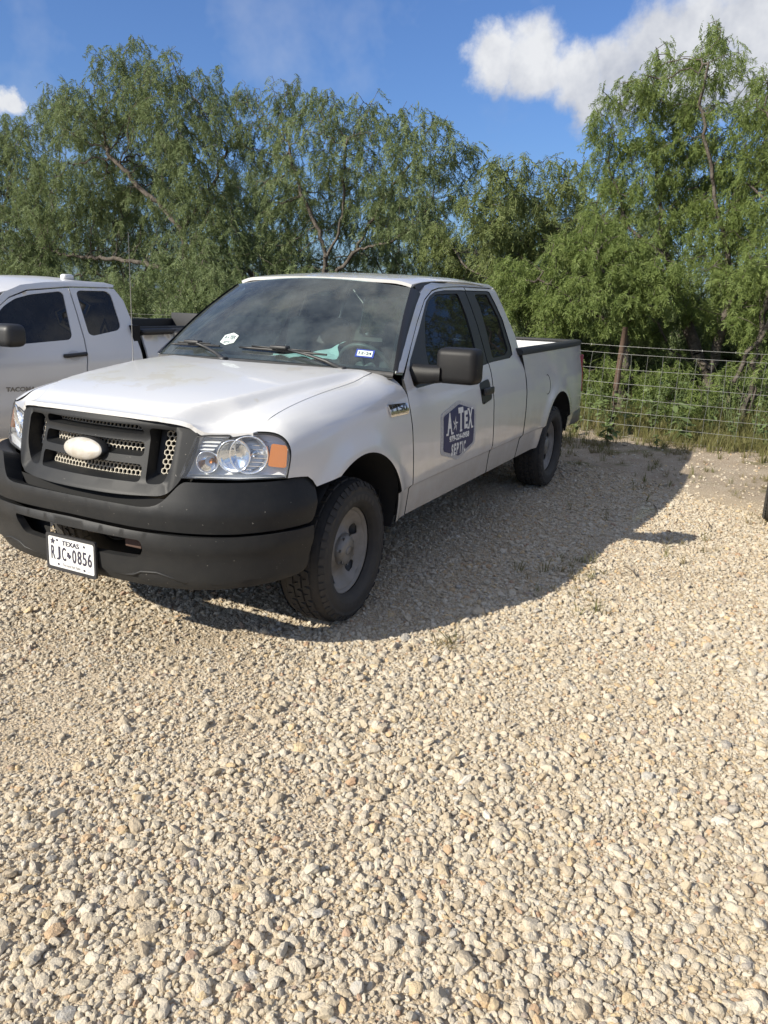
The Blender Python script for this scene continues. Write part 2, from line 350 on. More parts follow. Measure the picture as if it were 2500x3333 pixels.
# ------------------------------------------------------------------ ground
rng = np.random.default_rng(7)
def wob(x, y, s=1., ph=0.):
    return (np.sin(x * 1.7 * s + ph) * np.cos(y * 1.3 * s + 2 * ph) + .6 * np.sin(x * 3.1 * s - y * 2.7 * s + ph) + .4 * np.cos(x * 5.9 * s + y * 4.3 * s - ph)) / 2
def lot_edge(x, y):     # >0 on the gravel lot, <0 on the verge by the fence
    return x - (-4.55 + .24 * (y - 1.) + .35 * wob(x, y, .9, 1.3))
def ground_z(x, y):
    z = .006 * wob(x, y, 1.1) + .004 * wob(x, y, 2.7, .5)
    v = np.clip((-x - 6.2 + .24 * (y - 1)) / 2.5, 0, 1)
    return z + v * (.03 + .04 * wob(x, y, .6, 2.))
def ground_material():
    mt = bpy.data.materials.new('ground'); mt.use_nodes = True; nt = mt.node_tree; N = nt.nodes.new; L = nt.links.new; b = nt.nodes['Principled BSDF']; b.inputs['Roughness'].default_value = .95; b.inputs['Specular IOR Level'].default_value = .2
    g = N('ShaderNodeNewGeometry'); P = g.outputs['Position']
    def noise(sc, det=5): n = N('ShaderNodeTexNoise'); n.inputs['Scale'].default_value = sc; n.inputs['Detail'].default_value = det; n.inputs['Roughness'].default_value = .65; L(P, n.inputs['Vector']); return n.outputs['Fac']
    def mr(v, a, c_, d=0., e=1.): n = N('ShaderNodeMapRange'); L(v, n.inputs[0]); n.inputs[1].default_value = a; n.inputs[2].default_value = c_; n.inputs[3].default_value = d; n.inputs[4].default_value = e; return n.outputs[0]
    def mix(f, a, c_):
        n = N('ShaderNodeMix'); n.data_type = 'RGBA'; L(f, n.inputs[0])
        for v, i in ((a, 6), (c_, 7)):
            if isinstance(v, tuple): n.inputs[i].default_value = (*v, 1)
            else: L(v, n.inputs[i])
        return n.outputs[2]
    dust = mix(mr(noise(2.3), .35, .65), (.50, .41, .295), (.58, .49, .37))
    grit = mix(mr(noise(90, 3), .4, .62), dust, (.41, .325, .22))
    dirt = mix(mr(noise(3.1), .35, .65), (.36, .29, .215), (.46, .39, .30))
    dirt = mix(mr(noise(60, 4), .45, .7), dirt, (.22, .165, .11))
    dirt = mix(mr(noise(1.4, 6), .54, .66), dirt, (.15, .14, .06))
    wood = mix(mr(noise(5), .35, .65), (.085, .07, .04), (.13, .105, .06))
    s = N('ShaderNodeSeparateXYZ'); L(P, s.inputs[0])
    a = N('ShaderNodeMath'); a.operation = 'MULTIPLY_ADD'; L(s.outputs[1], a.inputs[0]); a.inputs[1].default_value = -.24; L(s.outputs[0], a.inputs[2])
    w = N('ShaderNodeMath'); w.operation = 'MULTIPLY_ADD'; L(noise(1.2, 5), w.inputs[0]); w.inputs[1].default_value = 1.6; L(a.outputs[0], w.inputs[2])
    col = mix(mr(w.outputs[0], -4.5, -3.6), dirt, grit); col = mix(mr(w.outputs[0], -7.6, -6.6), wood, col)
    L(col, b.inputs['Base Color'])
    v = N('ShaderNodeTexVoronoi'); v.inputs['Scale'].default_value = 70; L(P, v.inputs['Vector'])
    v2 = N('ShaderNodeTexNoise'); v2.inputs['Scale'].default_value = 160; v2.inputs['Detail'].default_value = 4; L(P, v2.inputs['Vector'])
    h = N('ShaderNodeMath'); h.operation = 'MULTIPLY_ADD'; L(v.outputs['Distance'], h.inputs[0]); h.inputs[1].default_value = -.8; L(v2.outputs['Fac'], h.inputs[2])
    bp = N('ShaderNodeBump'); bp.inputs['Strength'].default_value = .8; bp.inputs['Distance'].default_value = .012; L(h.outputs[0], bp.inputs['Height']); L(bp.outputs[0], b.inputs['Normal'])
    return mt
def build_ground():
    xs = np.concatenate([-np.geomspace(9, 400, 18)[::-1], np.arange(-8.8, 4.01, .16), np.geomspace(4.3, 300, 16)])
    ys = np.concatenate([-np.geomspace(8, 400, 18)[::-1], np.arange(-7.8, 6.01, .16), np.geomspace(6.3, 300, 16)])
    X, Y = np.meshgrid(xs, ys, indexing='ij'); Z = ground_z(X, Y); far = np.hypot(X, Y) > 30; Z[far] = 0
    n, k = X.shape; V = np.stack([X.ravel(), Y.ravel(), Z.ravel()], 1)
    I = np.arange(n * k).reshape(n, k); F = np.stack([I[:-1, :-1], I[1:, :-1], I[1:, 1:], I[:-1, 1:]], -1).reshape(-1, 4)
    me = bpy.data.meshes.new('ground'); me.from_pydata(V.tolist(), [], F.tolist()); me.polygons.foreach_set('use_smooth', [True] * len(F)); me.materials.append(ground_material())
    o = link(bpy.data.objects.new('ground', me)); tag(o, kind='structure')
build_ground()

# scattering: a vertex-only mesh carries size, turn and variant; geometry nodes put a mesh on each point
def scatter(name, pts, rot, scl, idx, sources, mat, parent=None, kind='stuff', tint=None):
    me = bpy.data.meshes.new(name); me.from_pydata(np.asarray(pts, float).tolist(), [], [])
    n = len(pts)
    a = me.attributes.new('turn', 'FLOAT_VECTOR', 'POINT'); a.data.foreach_set('vector', np.asarray(rot, float).ravel())
    a = me.attributes.new('size', 'FLOAT_VECTOR', 'POINT'); a.data.foreach_set('vector', np.asarray(scl, float).ravel())
    a = me.attributes.new('variant', 'INT', 'POINT'); a.data.foreach_set('value', np.asarray(idx, np.int32))
    o = link(bpy.data.objects.new(name, me), parent)
    col = bpy.data.collections.new(name + '_kinds')
    for i, sm in enumerate(sources):
        so = bpy.data.objects.new('%s_kind_%02d' % (name, i), sm); col.objects.link(so)
    g = bpy.data.node_groups.new(name + '_scatter', 'GeometryNodeTree')
    g.interface.new_socket('Geometry', in_out='INPUT', socket_type='NodeSocketGeometry'); g.interface.new_socket('Geometry', in_out='OUTPUT', socket_type='NodeSocketGeometry')
    N = g.nodes.new; L = g.links.new; gi = N('NodeGroupInput'); go = N('NodeGroupOutput'); ip = N('GeometryNodeInstanceOnPoints'); ci = N('GeometryNodeCollectionInfo')
    ci.inputs['Collection'].default_value = col; ci.inputs['Separate Children'].default_value = True; ci.inputs['Reset Children'].default_value = True
    def na(nm, t): q = N('GeometryNodeInputNamedAttribute'); q.data_type = t; q.inputs['Name'].default_value = nm; return next(s for s in q.outputs if s.enabled)
    er = N('FunctionNodeEulerToRotation'); L(na('turn', 'FLOAT_VECTOR'), er.inputs[0])
    L(gi.outputs[0], ip.inputs['Points']); L(ci.outputs[0], ip.inputs['Instance']); ip.inputs['Pick Instance'].default_value = True
    L(na('variant', 'INT'), ip.inputs['Instance Index']); L(er.outputs[0], ip.inputs['Rotation']); L(na('size', 'FLOAT_VECTOR'), ip.inputs['Scale']); L(ip.outputs[0], go.inputs[0])
    md = o.modifiers.new('scatter', 'NODES'); md.node_group = g
    if kind: o['kind'] = kind
    return o

def rock_mesh(seed, mat, sub=2):
    r = np.random.default_rng(seed); bm = bmesh.new(); bmesh.ops.create_icosphere(bm, subdivisions=sub, radius=1); V = np.array([v.co[:] for v in bm.verts])
    k = r.integers(7, 11); nrm = r.normal(size=(k, 3)); nrm /= np.linalg.norm(nrm, axis=1)[:, None]; d = r.uniform(.5, .88, k)
    dots = V @ nrm.T; lim = np.where(dots > 1e-3, d[None] / np.maximum(dots, 1e-3), 9).min(1); V = V * np.minimum(1, lim)[:, None] * (1 + r.normal(size=(len(V), 1)) * .018)
    V *= np.array([1, r.uniform(.65, .95), r.uniform(.45, .78)])
    for v, p in zip(bm.verts, V): v.co = p
    me = bpy.data.meshes.new('stone_kind'); bm.to_mesh(me); bm.free(); me.materials.append(mat); me.polygons.foreach_set('use_smooth', [False] * len(me.polygons)); return me
def stone_material():
    mt = bpy.data.materials.new('limestone'); mt.use_nodes = True; nt = mt.node_tree; N = nt.nodes.new; L = nt.links.new; b = nt.nodes['Principled BSDF']; b.inputs['Roughness'].default_value = .9; b.inputs['Specular IOR Level'].default_value = .25
    oi = N('ShaderNodeObjectInfo'); cr = N('ShaderNodeValToRGB'); L(oi.outputs['Random'], cr.inputs[0]); e = cr.color_ramp.elements
    cols = [(0, (0.421, 0.342, 0.243)), (.12, (0.550, 0.464, 0.339)), (.3, (0.620, 0.539, 0.412)), (.5, (0.585, 0.522, 0.418)), (.68, (0.679, 0.609, 0.486)), (.85, (0.515, 0.447, 0.333)), (.93, (0.643, 0.487, 0.282)), (.965, (0.468, 0.296, 0.192)), (.985, (0.386, 0.371, 0.339)), (1., (0.725, 0.673, 0.576))]
    e[0].position = 0; e[0].color = (*cols[0][1], 1); e[1].position = 1; e[1].color = (*cols[-1][1], 1)
    for p, c in cols[1:-1]: q = e.new(p); q.color = (*c, 1)
    tc = N('ShaderNodeTexCoord'); n = N('ShaderNodeTexNoise'); n.inputs['Scale'].default_value = 2.6; n.inputs['Detail'].default_value = 5; n.inputs['Roughness'].default_value = .7; L(tc.outputs['Object'], n.inputs['Vector'])
    r = N('ShaderNodeMapRange'); L(n.outputs['Fac'], r.inputs[0]); r.inputs[1].default_value = .42; r.inputs[2].default_value = .72; r.inputs[4].default_value = .55
    mx = N('ShaderNodeMix'); mx.data_type = 'RGBA'; L(r.outputs[0], mx.inputs[0]); L(cr.outputs[0], mx.inputs[6]); mx.inputs[7].default_value = (.50, .41, .29, 1); L(mx.outputs[2], b.inputs['Base Color'])
    bp = N('ShaderNodeBump'); bp.inputs['Strength'].default_value = .5; bp.inputs['Distance'].default_value = .15; L(n.outputs['Fac'], bp.inputs['Height']); L(bp.outputs[0], b.inputs['Normal'])
    return mt
def build_gravel():
    sm = stone_material(); src = [rock_mesh(100 + i, sm) for i in range(12)]
    F2 = np.array([fz.x, fz.y]); F2 /= np.linalg.norm(F2); R2 = np.array([F2[1], -F2[0]])
    allp = []
    def lay(n_m2, rmed, sig, lo, hi, d0, d1, sink):
        A = 10.5 * 12; n = int(A * n_m2); x = rng.uniform(-6.6, 3.3, n); y = rng.uniform(-4.5, 5.6, n)
        dx, dy = x - CAM.x, y - CAM.y; dep = dx * F2[0] + dy * F2[1]; lat = dx * R2[0] + dy * R2[1]; D = np.hypot(dx, dy)
        k = (D >= d0) & (D < d1) & (np.abs(lat) < dep * .55 + 1.5) & (dep > -.3)
        k &= ~((x < -1.6) & (y < -1.6)) & (y > -3.9)
        le = lot_edge(x, y); k &= rng.uniform(size=n) < np.clip(.5 + le * 1.1, .07, 1)
        patch = wob(x, y, 1.6, .7) + .5 * wob(x, y, 4.1, .2)          # dusty, finer patches
        track = np.exp(-((y - .55 + .25 * (x - 1)) / .45) ** 2) * (x > -.5) * .7 + np.exp(-((y + .4 + .5 * (x - 1.6)) / .5) ** 2) * (x > .4) * .6
        fine = np.clip(patch * .55 + track * .8, 0, 1)
        if rmed > .008: k &= rng.uniform(size=n) > fine * .62
        x, y = x[k], y[k]; r = np.clip(rmed * np.exp(rng.normal(size=len(x)) * sig), lo, hi) * (1 - .35 * fine[k])
        z = ground_z(x, y) + r * rng.uniform(sink - .12, .46, len(x)); allp.append(np.stack([x, y, z, r], 1))
    lay(1900, .0125, .36, .007, .030, 1.0, 4.4, .1); lay(2600, .0085, .32, .005, .016, 1.0, 4.4, .1); lay(3600, .0052, .32, .0035, .010, 1.0, 4.2, .1)
    lay(1500, .0122, .34, .007, .028, 4.4, 7.2, .1); lay(2000, .008, .32, .005, .014, 4.4, 7.2, .1)
    lay(1100, .0128, .34, .008, .028, 7.2, 11.5, .1)
    lay(16, .027, .2, .022, .040, 1.0, 4.2, .0)
    P = np.concatenate(allp); n = len(P); s = P[:, 3:4] * rng.uniform(.85, 1.2, (n, 3))
    rot = np.stack([rng.normal(0, .35, n), rng.normal(0, .35, n), rng.uniform(0, 6.28, n)], 1)
    scatter('gravel', P[:, :3], rot, s, rng.integers(0, 12, n), src, sm)
    return n
n_stones = build_gravel()

# ------------------------------------------------------------------ grass along the fence and in the verge
def tuft_mesh(seed, mat, n=16, h=.2, spread=.06, lean=.5):
    r = np.random.default_rng(seed); mb = MB()
    for _ in range(n):
        a = r.uniform(0, 6.28); p = np.array([math.cos(a), math.sin(a), 0]) * r.uniform(0, spread); hh = h * r.uniform(.5, 1.15); l = lean * r.uniform(.2, 1.3) * hh; w = .0035 * r.uniform(.7, 1.4)
        d = np.array([math.cos(a + r.normal() * .6), math.sin(a + r.normal() * .6), 0]); sd_ = np.array([-d[1], d[0], 0]) * w
        p1 = p + d * l * .35 + np.array([0, 0, hh * .6]); p2 = p + d * l + np.array([0, 0, hh * r.uniform(.75, 1.)])
        mb.add([p - sd_, p + sd_, p1 + sd_ * .8, p1 - sd_ * .8, p2], [(0, 1, 2, 3), (3, 2, 4)], 0)
    me = bpy.data.meshes.new('tuft_kind'); me.from_pydata(mb.v, [], mb.f); me.materials.append(mat); return me
GRASS = leafmat('grass_blades', (.10, .135, .035), (.22, .20, .08), .35)
DRY = leafmat('dry_grass_blades', (.30, .235, .12), (.19, .165, .075), .3)
def build_grass():
    src = [tuft_mesh(i, GRASS, 16, .20 + .05 * (i % 3), .07) for i in range(5)] + [tuft_mesh(20 + i, DRY, 14, .16, .07, .9) for i in range(3)] + [tuft_mesh(30 + i, GRASS, 20, .42, .08, .45) for i in range(3)]
    pts = []; rot = []; scl = []; idx = []
    n = 15000; x = rng.uniform(-10.5, -4.6, n); y = rng.uniform(-5.5, 5.5, n); le = -lot_edge(x, y)
    dens = np.clip(.04 + (le - 1.6) * .5 + .75 * wob(x, y, 1.5, .9), 0.06 + .5 * np.clip(wob(x, y, 5.3, .4) - .35, 0, 1), 1) * np.where(le > 0, 1, .04)
    k = rng.uniform(size=n) < dens; x, y, le = x[k], y[k], le[k]
    for a, b, l in zip(x, y, le):
        v = rng.uniform(); pts.append((a, b, float(ground_z(a, b)) - .005)); rot.append((rng.normal() * .12, rng.normal() * .12, rng.uniform(0, 6.28)))
        tall = l > 3.3 and v < .4
        idx.append(int(rng.integers(8, 11)) if tall else int(rng.integers(5, 8)) if v > (.78 if l > 1.9 else .4) else int(rng.integers(0, 5))); s = rng.uniform(.45, 1.) * (np.clip(.3 + l * .28, .32, 1.1)); scl.append((s, s, s))
    # far grass under the trees on the left, seen between the pickups
    for _ in range(2600):
        a = rng.uniform(-16, -8); b = rng.uniform(-22, -5)
        if a > -9.7 + .264 * (b + 9.5): continue
        pts.append((a, b, 0)); rot.append((0, 0, rng.uniform(0, 6.28))); s = rng.uniform(.8, 1.6); scl.append((s, s, s)); idx.append(int(rng.integers(8, 11)))
    for cx_, cy_, n_, sp in ((-1.32, 1.78, 26, .17), (-.9, 1.98, 8, .12), (.12, 1.55, 7, .1), (-2.2, 2.35, 8, .25), (-4.2, 1.75, 9, .22), (-3.6, 2.9, 8, .2), (-4.4, 2.6, 8, .25), (-2.9, 1.5, 5, .15)):
        for _ in range(n_):
            a = cx_ + rng.normal() * sp; b = cy_ + rng.normal() * sp * .6; pts.append((a, b, .0)); rot.append((rng.normal() * .2, rng.normal() * .2, rng.uniform(0, 6.28))); s = rng.uniform(.3, .55); scl.append((s, s, s * .75)); idx.append(int(rng.integers(5, 8)) if rng.uniform() < .6 else int(rng.integers(0, 5)))
    scatter('grass', pts, rot, scl, idx, src, GRASS)
build_grass()

# ------------------------------------------------------------------ wire fence along the back of the lot
WIRE = M('galvanised_wire', (.31, .31, .295), .5, metal=.5); POST = M('cedar_post', (.085, .055, .038), .9, var=.7, vs=20, col2=(.09, .055, .035), bump=.5, bs=60); TPOST = M('steel_post', (.10, .12, .10), .7)
def fence_x(y): return -6.85 + .264 * (min(y, 1.0) - 1.0) * .98 + (.10 * (y - 1) if y > 1 else 0) * .3
def build_fence():
    root = empty('wire_fence', (fence_x(1), 1, 0)); tag(root, 'sagging square mesh wire fence with a barbed top strand along the trees', 'fence')
    zs = [1.19, 1.09, .90, .71, .53, .36, .19, .04]
    Y = np.arange(-15, 6.01, .5)
    for i, z in enumerate(zs):
        p = [(fence_x(y) + .006 * math.sin(y * 2 + i), y, z + .006 * math.sin(y * 1.3 + i * 2) - (.012 * math.sin((y % 3.) / 3. * math.pi) if i == 0 else 0)) for y in Y]
        mb = MB().tube(p, .0021 if i else .0021, 4, 0, False)
        if i == 0:
            for y in np.arange(-4, 5, .125):
                c = (fence_x(y), y, 1.185); mb.box(c, (.022, .004, .004), 0, rot=Matrix.Rotation(y * 9, 3, 'Y'))
        o = mb.build('barbed_wire' if i == 0 else 'wire', WIRE, root)
    base = None
    for k, y in enumerate(np.arange(-14.9, 6, .19)):
        if base is None:
            base = MB().tube([(0, 0, .04), (0, .008, .36), (.0, -.002, .53), (0, .012, .71), (0, .008, .9), (0, .022, 1.09)], .0017, 4, 0, False).build('stay_wire', WIRE, root); o = base
        else:
            o = base.copy(); COL.objects.link(o)
        o.location = (fence_x(y), y, 0); o.rotation_euler = (float(rng.normal() * .02), 0, float(rng.uniform(0, 6.28)))
    first = None
    for y in (-14, -11, -8, -5, -2.2, 4.6):
        o = MB().box((0, 0, .62), (.035, .035, 1.26), 0, .008).build('steel_post', TPOST, root) if first is None else first.copy()
        if first is None: first = o
        else: COL.objects.link(o)
        o.location = (fence_x(y) - .03, y, 0)
    p = MB().tube([(-7.02, .86, -.1), (-7.02, .865, .6), (-7.02, .885, 1.1), (-7.03, .90, 1.42)], [.04, .038, .036, .034], 8).build('wooden_post', POST, root)
build_fence()

TREES = {
 'A': (-14, [(-14.0, -14.21, 7.76, 0.57), (-13.31, -12.37, 7.14, 0.53), (-13.51, -14.38, 6.93, 0.94), (-13.52, -12.77, 6.36, 1.16), (-12.93, -14.85, 6.28, 0.87), (-14.8, -18.07, 6.77, 0.85), (-14.41, -12.11, 6.72, 0.74), (-14.87, -14.98, 5.7, 1.49), (-14.07, -16.05, 5.13, 1.49), (-13.34, -11.57, 5.15, 1.2), (-14.01, -11.19, 5.91, 0.85), (-13.67, -17.03, 4.35, 1.23), (-15.26, -14.92, 4.22, 1.54), (-13.9, -11.48, 3.99, 1.24), (-14.6, -16.41, 3.39, 1.28), (-12.83, -11.88, 2.51, 0.85), (-13.41, -10.96, 2.78, 0.86)], [[(-14.0, -12.74, 1.56), (-13.87, -12.52, 2.07), (-13.75, -12.37, 2.74), (-13.62, -12.31, 3.27), (-13.5, -12.91, 3.92), (-13.37, -13.59, 4.39), (-13.25, -13.95, 4.8), (-13.12, -14.46, 5.26)], [(-14.0, -12.6, 2.75), (-14.01, -11.83, 3.42), (-14.02, -11.7, 4.12), (-14.02, -11.71, 4.7)], [(-14.0, -12.63, 2.07), (-13.92, -13.58, 2.37), (-13.84, -14.92, 2.55), (-13.76, -16.94, 2.64), (-13.68, -18.34, 2.93), (-13.6, -18.94, 3.2)], [(-14.0, -12.74, 1.56), (-13.91, -11.71, 2.2), (-13.83, -10.84, 2.66), (-13.74, -10.0, 2.71), (-13.65, -9.35, 2.4)], [(-14.0, -12.65, 3.3), (-14.05, -12.08, 4.02), (-14.09, -11.45, 4.7), (-14.14, -11.16, 5.37)]]),
 'B': (-14, [(-14.27, -19.78, 6.26, 0.65), (-14.06, -18.7, 6.02, 0.7), (-14.33, -20.49, 5.09, 1.19), (-14.32, -18.99, 4.76, 1.02), (-14.15, -21.48, 5.79, 1.34), (-14.39, -22.36, 4.17, 1.56), (-13.59, -19.33, 3.34, 1.16), (-14.86, -24.1, 2.56, 1.49), (-13.56, -18.56, 2.51, 0.86)], [[(-14.0, -21.1, 1.35), (-14.07, -20.77, 2.53), (-14.14, -20.46, 3.68), (-14.2, -19.92, 4.78)], [(-14.0, -20.68, 2.53), (-14.06, -21.73, 3.69), (-14.12, -22.31, 4.85)]]),
 'C': (-14, [(-14.73, -10.82, 6.69, 0.43), (-14.08, -9.19, 6.37, 0.52), (-14.13, -8.27, 6.15, 0.45), (-13.9, -7.48, 5.94, 0.5), (-14.29, -6.93, 5.83, 0.56), (-13.95, -6.0, 5.51, 0.54), (-13.02, -4.73, 5.02, 0.55), (-13.78, -4.28, 4.9, 0.46), (-14.31, -10.08, 5.56, 0.84), (-13.49, -8.25, 5.11, 0.89), (-14.07, -7.3, 4.95, 0.9), (-13.68, -5.83, 4.62, 0.86), (-13.67, -4.76, 4.28, 0.73), (-14.21, -9.29, 4.19, 0.96), (-15.04, -8.4, 4.04, 0.85), (-14.19, -6.43, 3.79, 0.79), (-13.7, -5.08, 3.5, 0.75), (-14.21, -9.59, 3.06, 0.73)], [[(-14.0, -8.01, 2.03), (-13.95, -7.92, 2.59), (-13.91, -8.11, 3.25), (-13.86, -8.49, 3.91), (-13.81, -8.74, 4.55), (-13.76, -8.98, 5.4)], [(-14.0, -7.95, 2.59), (-13.89, -7.55, 3.24), (-13.79, -7.31, 3.87), (-13.68, -7.32, 4.48), (-13.58, -7.15, 5.26)], [(-14.0, -7.74, 2.15), (-14.06, -7.11, 2.82), (-14.12, -6.77, 3.47), (-14.18, -6.19, 4.3), (-14.24, -5.64, 4.89)], [(-14.0, -7.08, 2.82), (-13.87, -5.99, 3.02), (-13.73, -5.09, 3.51)]]),
 'D': (-12.5, [(-11.82, -2.76, 4.04, 0.36), (-12.05, -2.38, 4.14, 0.36), (-12.01, -1.81, 4.07, 0.35), (-12.04, -1.29, 4.09, 0.3), (-11.55, -2.8, 3.34, 0.63), (-12.42, -2.34, 3.42, 0.74), (-12.5, -1.62, 3.5, 0.64), (-12.25, -2.72, 2.7, 0.66), (-12.88, -2.04, 2.74, 0.77), (-13.15, -3.88, 2.57, 0.61), (-12.87, -4.22, 2.84, 0.61), (-12.34, -1.15, 2.88, 0.63)], [[(-12.5, -2.74, 1.8), (-12.46, -2.86, 2.26), (-12.42, -2.98, 2.71), (-12.38, -2.8, 3.25), (-12.34, -2.54, 3.76)], [(-12.5, -2.87, 2.26), (-12.63, -2.35, 2.73), (-12.76, -1.96, 3.36), (-12.89, -1.85, 3.81)], [(-12.5, -2.75, 1.98), (-12.66, -3.56, 2.35), (-12.82, -3.98, 2.74)]]),
 'E': (-8.6, [(-8.69, -0.89, 2.06, 0.36), (-8.65, -0.4, 2.33, 0.42), (-8.61, 0.07, 2.59, 0.41), (-8.42, -0.42, 1.65, 0.38), (-8.27, 0.21, 1.93, 0.5), (-8.54, 0.64, 2.27, 0.43), (-8.43, -0.15, 1.8, 0.41), (-8.9, -1.34, 2.06, 0.37), (-8.92, -1.09, 1.71, 0.33), (-8.54, 0.65, 1.69, 0.41), (-8.42, 1.02, 1.95, 0.33), (-8.4, 0.3, 1.48, 0.31), (-8.44, -0.47, 1.38, 0.25)], [[(-8.6, 0.65, 0.95), (-8.56, 0.59, 1.29), (-8.52, 0.48, 1.68), (-8.47, 0.29, 2.07), (-8.43, 0.12, 2.45)], [(-8.6, 0.58, 1.29), (-8.56, 0.04, 1.6), (-8.51, -0.47, 1.92), (-8.47, -0.75, 2.05)], [(-8.6, 0.47, 1.68), (-8.69, 0.7, 2.08), (-8.79, 0.85, 2.35)]]),
 'F': (-9.5, [(-9.76, 1.16, 5.43, 0.27), (-9.34, 1.14, 4.98, 0.29), (-9.29, 1.51, 4.87, 0.26), (-10.04, 0.36, 5.35, 0.21), (-9.08, 0.51, 4.8, 0.3), (-9.66, 0.82, 4.72, 0.37), (-9.58, -0.09, 4.65, 0.32), (-9.4, 0.26, 4.28, 0.41), (-9.23, -0.18, 4.27, 0.28), (-10.02, 0.71, 4.24, 0.5), (-9.14, 1.38, 4.21, 0.45), (-9.47, 1.75, 4.37, 0.26), (-9.78, -0.18, 3.78, 0.4), (-9.6, 0.44, 3.6, 0.56), (-10.29, 1.1, 3.53, 0.65), (-9.73, 1.72, 3.63, 0.41), (-9.43, -0.1, 3.06, 0.4), (-9.76, 0.43, 2.88, 0.51), (-9.62, 1.08, 2.73, 0.56), (-9.55, 1.73, 2.78, 0.48), (-9.48, 0.83, 2.18, 0.43), (-9.13, 1.6, 2.11, 0.47), (-9.51, 1.29, 1.72, 0.32), (-9.59, 0.41, 2.11, 0.44), (-9.31, 1.85, 1.6, 0.34), (-8.75, 2.12, 2.11, 0.32), (-9.62, 0.69, 1.48, 0.29), (-9.32, 0.0, 2.37, 0.4)], [[(-9.5, 1.77, 0.63), (-9.61, 1.49, 1.17), (-9.73, 1.19, 1.78), (-9.84, 0.89, 2.41), (-9.95, 0.73, 3.03), (-10.07, 0.56, 3.66), (-10.18, 0.32, 4.36)], [(-9.5, 1.77, 0.63), (-9.4, 1.88, 1.33), (-9.31, 1.91, 1.86), (-9.21, 1.81, 2.37), (-9.11, 1.6, 3.06), (-9.02, 1.4, 3.72), (-8.92, 1.19, 4.41), (-8.82, 1.26, 4.84)], [(-9.5, 1.77, 0.63), (-9.45, 1.19, 1.02), (-9.41, 0.94, 1.43), (-9.36, 0.41, 1.83), (-9.31, 0.15, 2.37)], [(-9.5, 1.89, 1.87), (-9.4, 1.96, 2.51), (-9.31, 1.88, 3.13)], [(-9.5, 0.94, 2.39), (-9.5, 0.26, 2.93), (-9.51, -0.03, 3.6)]]),
 'G': (-8.6, [(-8.91, 2.03, 4.57, 0.28), (-8.33, 2.01, 4.12, 0.27), (-8.37, 2.31, 3.89, 0.41), (-8.86, 2.13, 3.54, 0.31), (-9.04, 2.56, 3.32, 0.56), (-8.47, 2.26, 2.8, 0.37), (-8.65, 2.6, 2.35, 0.56), (-7.82, 2.25, 2.24, 0.29), (-8.78, 2.34, 1.8, 0.29), (-8.76, 2.82, 1.64, 0.44), (-8.63, 2.26, 1.55, 0.29), (-9.1, 1.92, 2.93, 0.36), (-8.87, 2.08, 3.89, 0.31)], [[(-8.6, 2.16, 0.66), (-8.5, 2.33, 1.12), (-8.4, 2.53, 1.57), (-8.3, 2.59, 2.1), (-8.21, 2.48, 2.77), (-8.11, 2.35, 3.31), (-8.01, 2.15, 3.94)], [(-8.6, 2.48, 0.88), (-8.61, 2.46, 1.38), (-8.62, 2.33, 1.86), (-8.62, 2.3, 2.46)], [(-8.6, 2.47, 2.81), (-8.64, 2.14, 3.17), (-8.67, 2.01, 3.29)]]),
}
BARK = M('mesquite_bark', (.075, .06, .048), .95, var=.8, vs=12, col2=(.14, .125, .105), bump=.8, bs=40, bdist=.03)
LEAF = {'mid': leafmat('mesquite_leaves_green', (.14, .185, .065), (.225, .26, .095), .45), 'far': leafmat('mesquite_leaves', (.135, .185, .078), (.21, .255, .112), .45), 'near': leafmat('mesquite_leaves_bright', (.145, .205, .058), (.235, .29, .088), .48)}
def spray_geo(seed):
    """a drooping twig with feathery, divided leaves: narrow leaflets in pairs, one quad each -> (n, 4, 3)"""
    r = np.random.default_rng(seed); out = []; Ln = r.uniform(.30, .44); k = 10
    for i in range(k):
        t = (i + .6) / k; p = np.array([Ln * t * (1 - .12 * t), .03 * math.sin(3 * t + seed), -.14 * t * t])
        for s in (-1, 1):
            a = s * r.uniform(.5, 1.25); l = r.uniform(.055, .105); d = np.array([math.cos(a), math.sin(a), -r.uniform(.1, .9)]); d /= np.linalg.norm(d)
            for q in ((-1, 1) if r.uniform() < .55 else (1,)):
                d2 = d + q * .35 * np.array([-d[1], d[0], 0]) + np.array([0, 0, r.normal() * .15]); d2 /= np.linalg.norm(d2)
                sd_ = np.cross(d2, r.normal(size=3)); sd_ /= max(1e-6, np.linalg.norm(sd_)); w = .0075 * r.uniform(.7, 1.3); e_ = p + d2 * l
                out.append([p - sd_ * w * .55, p + sd_ * w * .55, e_ + sd_ * w, e_ - sd_ * w])
    return np.array(out)
SPRAY = [spray_geo(i) for i in range(6)]
def quads_mesh(name, Q, mat):
    n = len(Q); me = bpy.data.meshes.new(name); me.vertices.add(4 * n); me.vertices.foreach_set('co', np.ascontiguousarray(Q, np.float32).ravel())
    me.loops.add(4 * n); me.loops.foreach_set('vertex_index', np.arange(4 * n, dtype=np.int32)); me.polygons.add(n); me.polygons.foreach_set('loop_start', np.arange(n, dtype=np.int32) * 4)
    me.materials.append(mat); me.update(calc_edges=True); return me
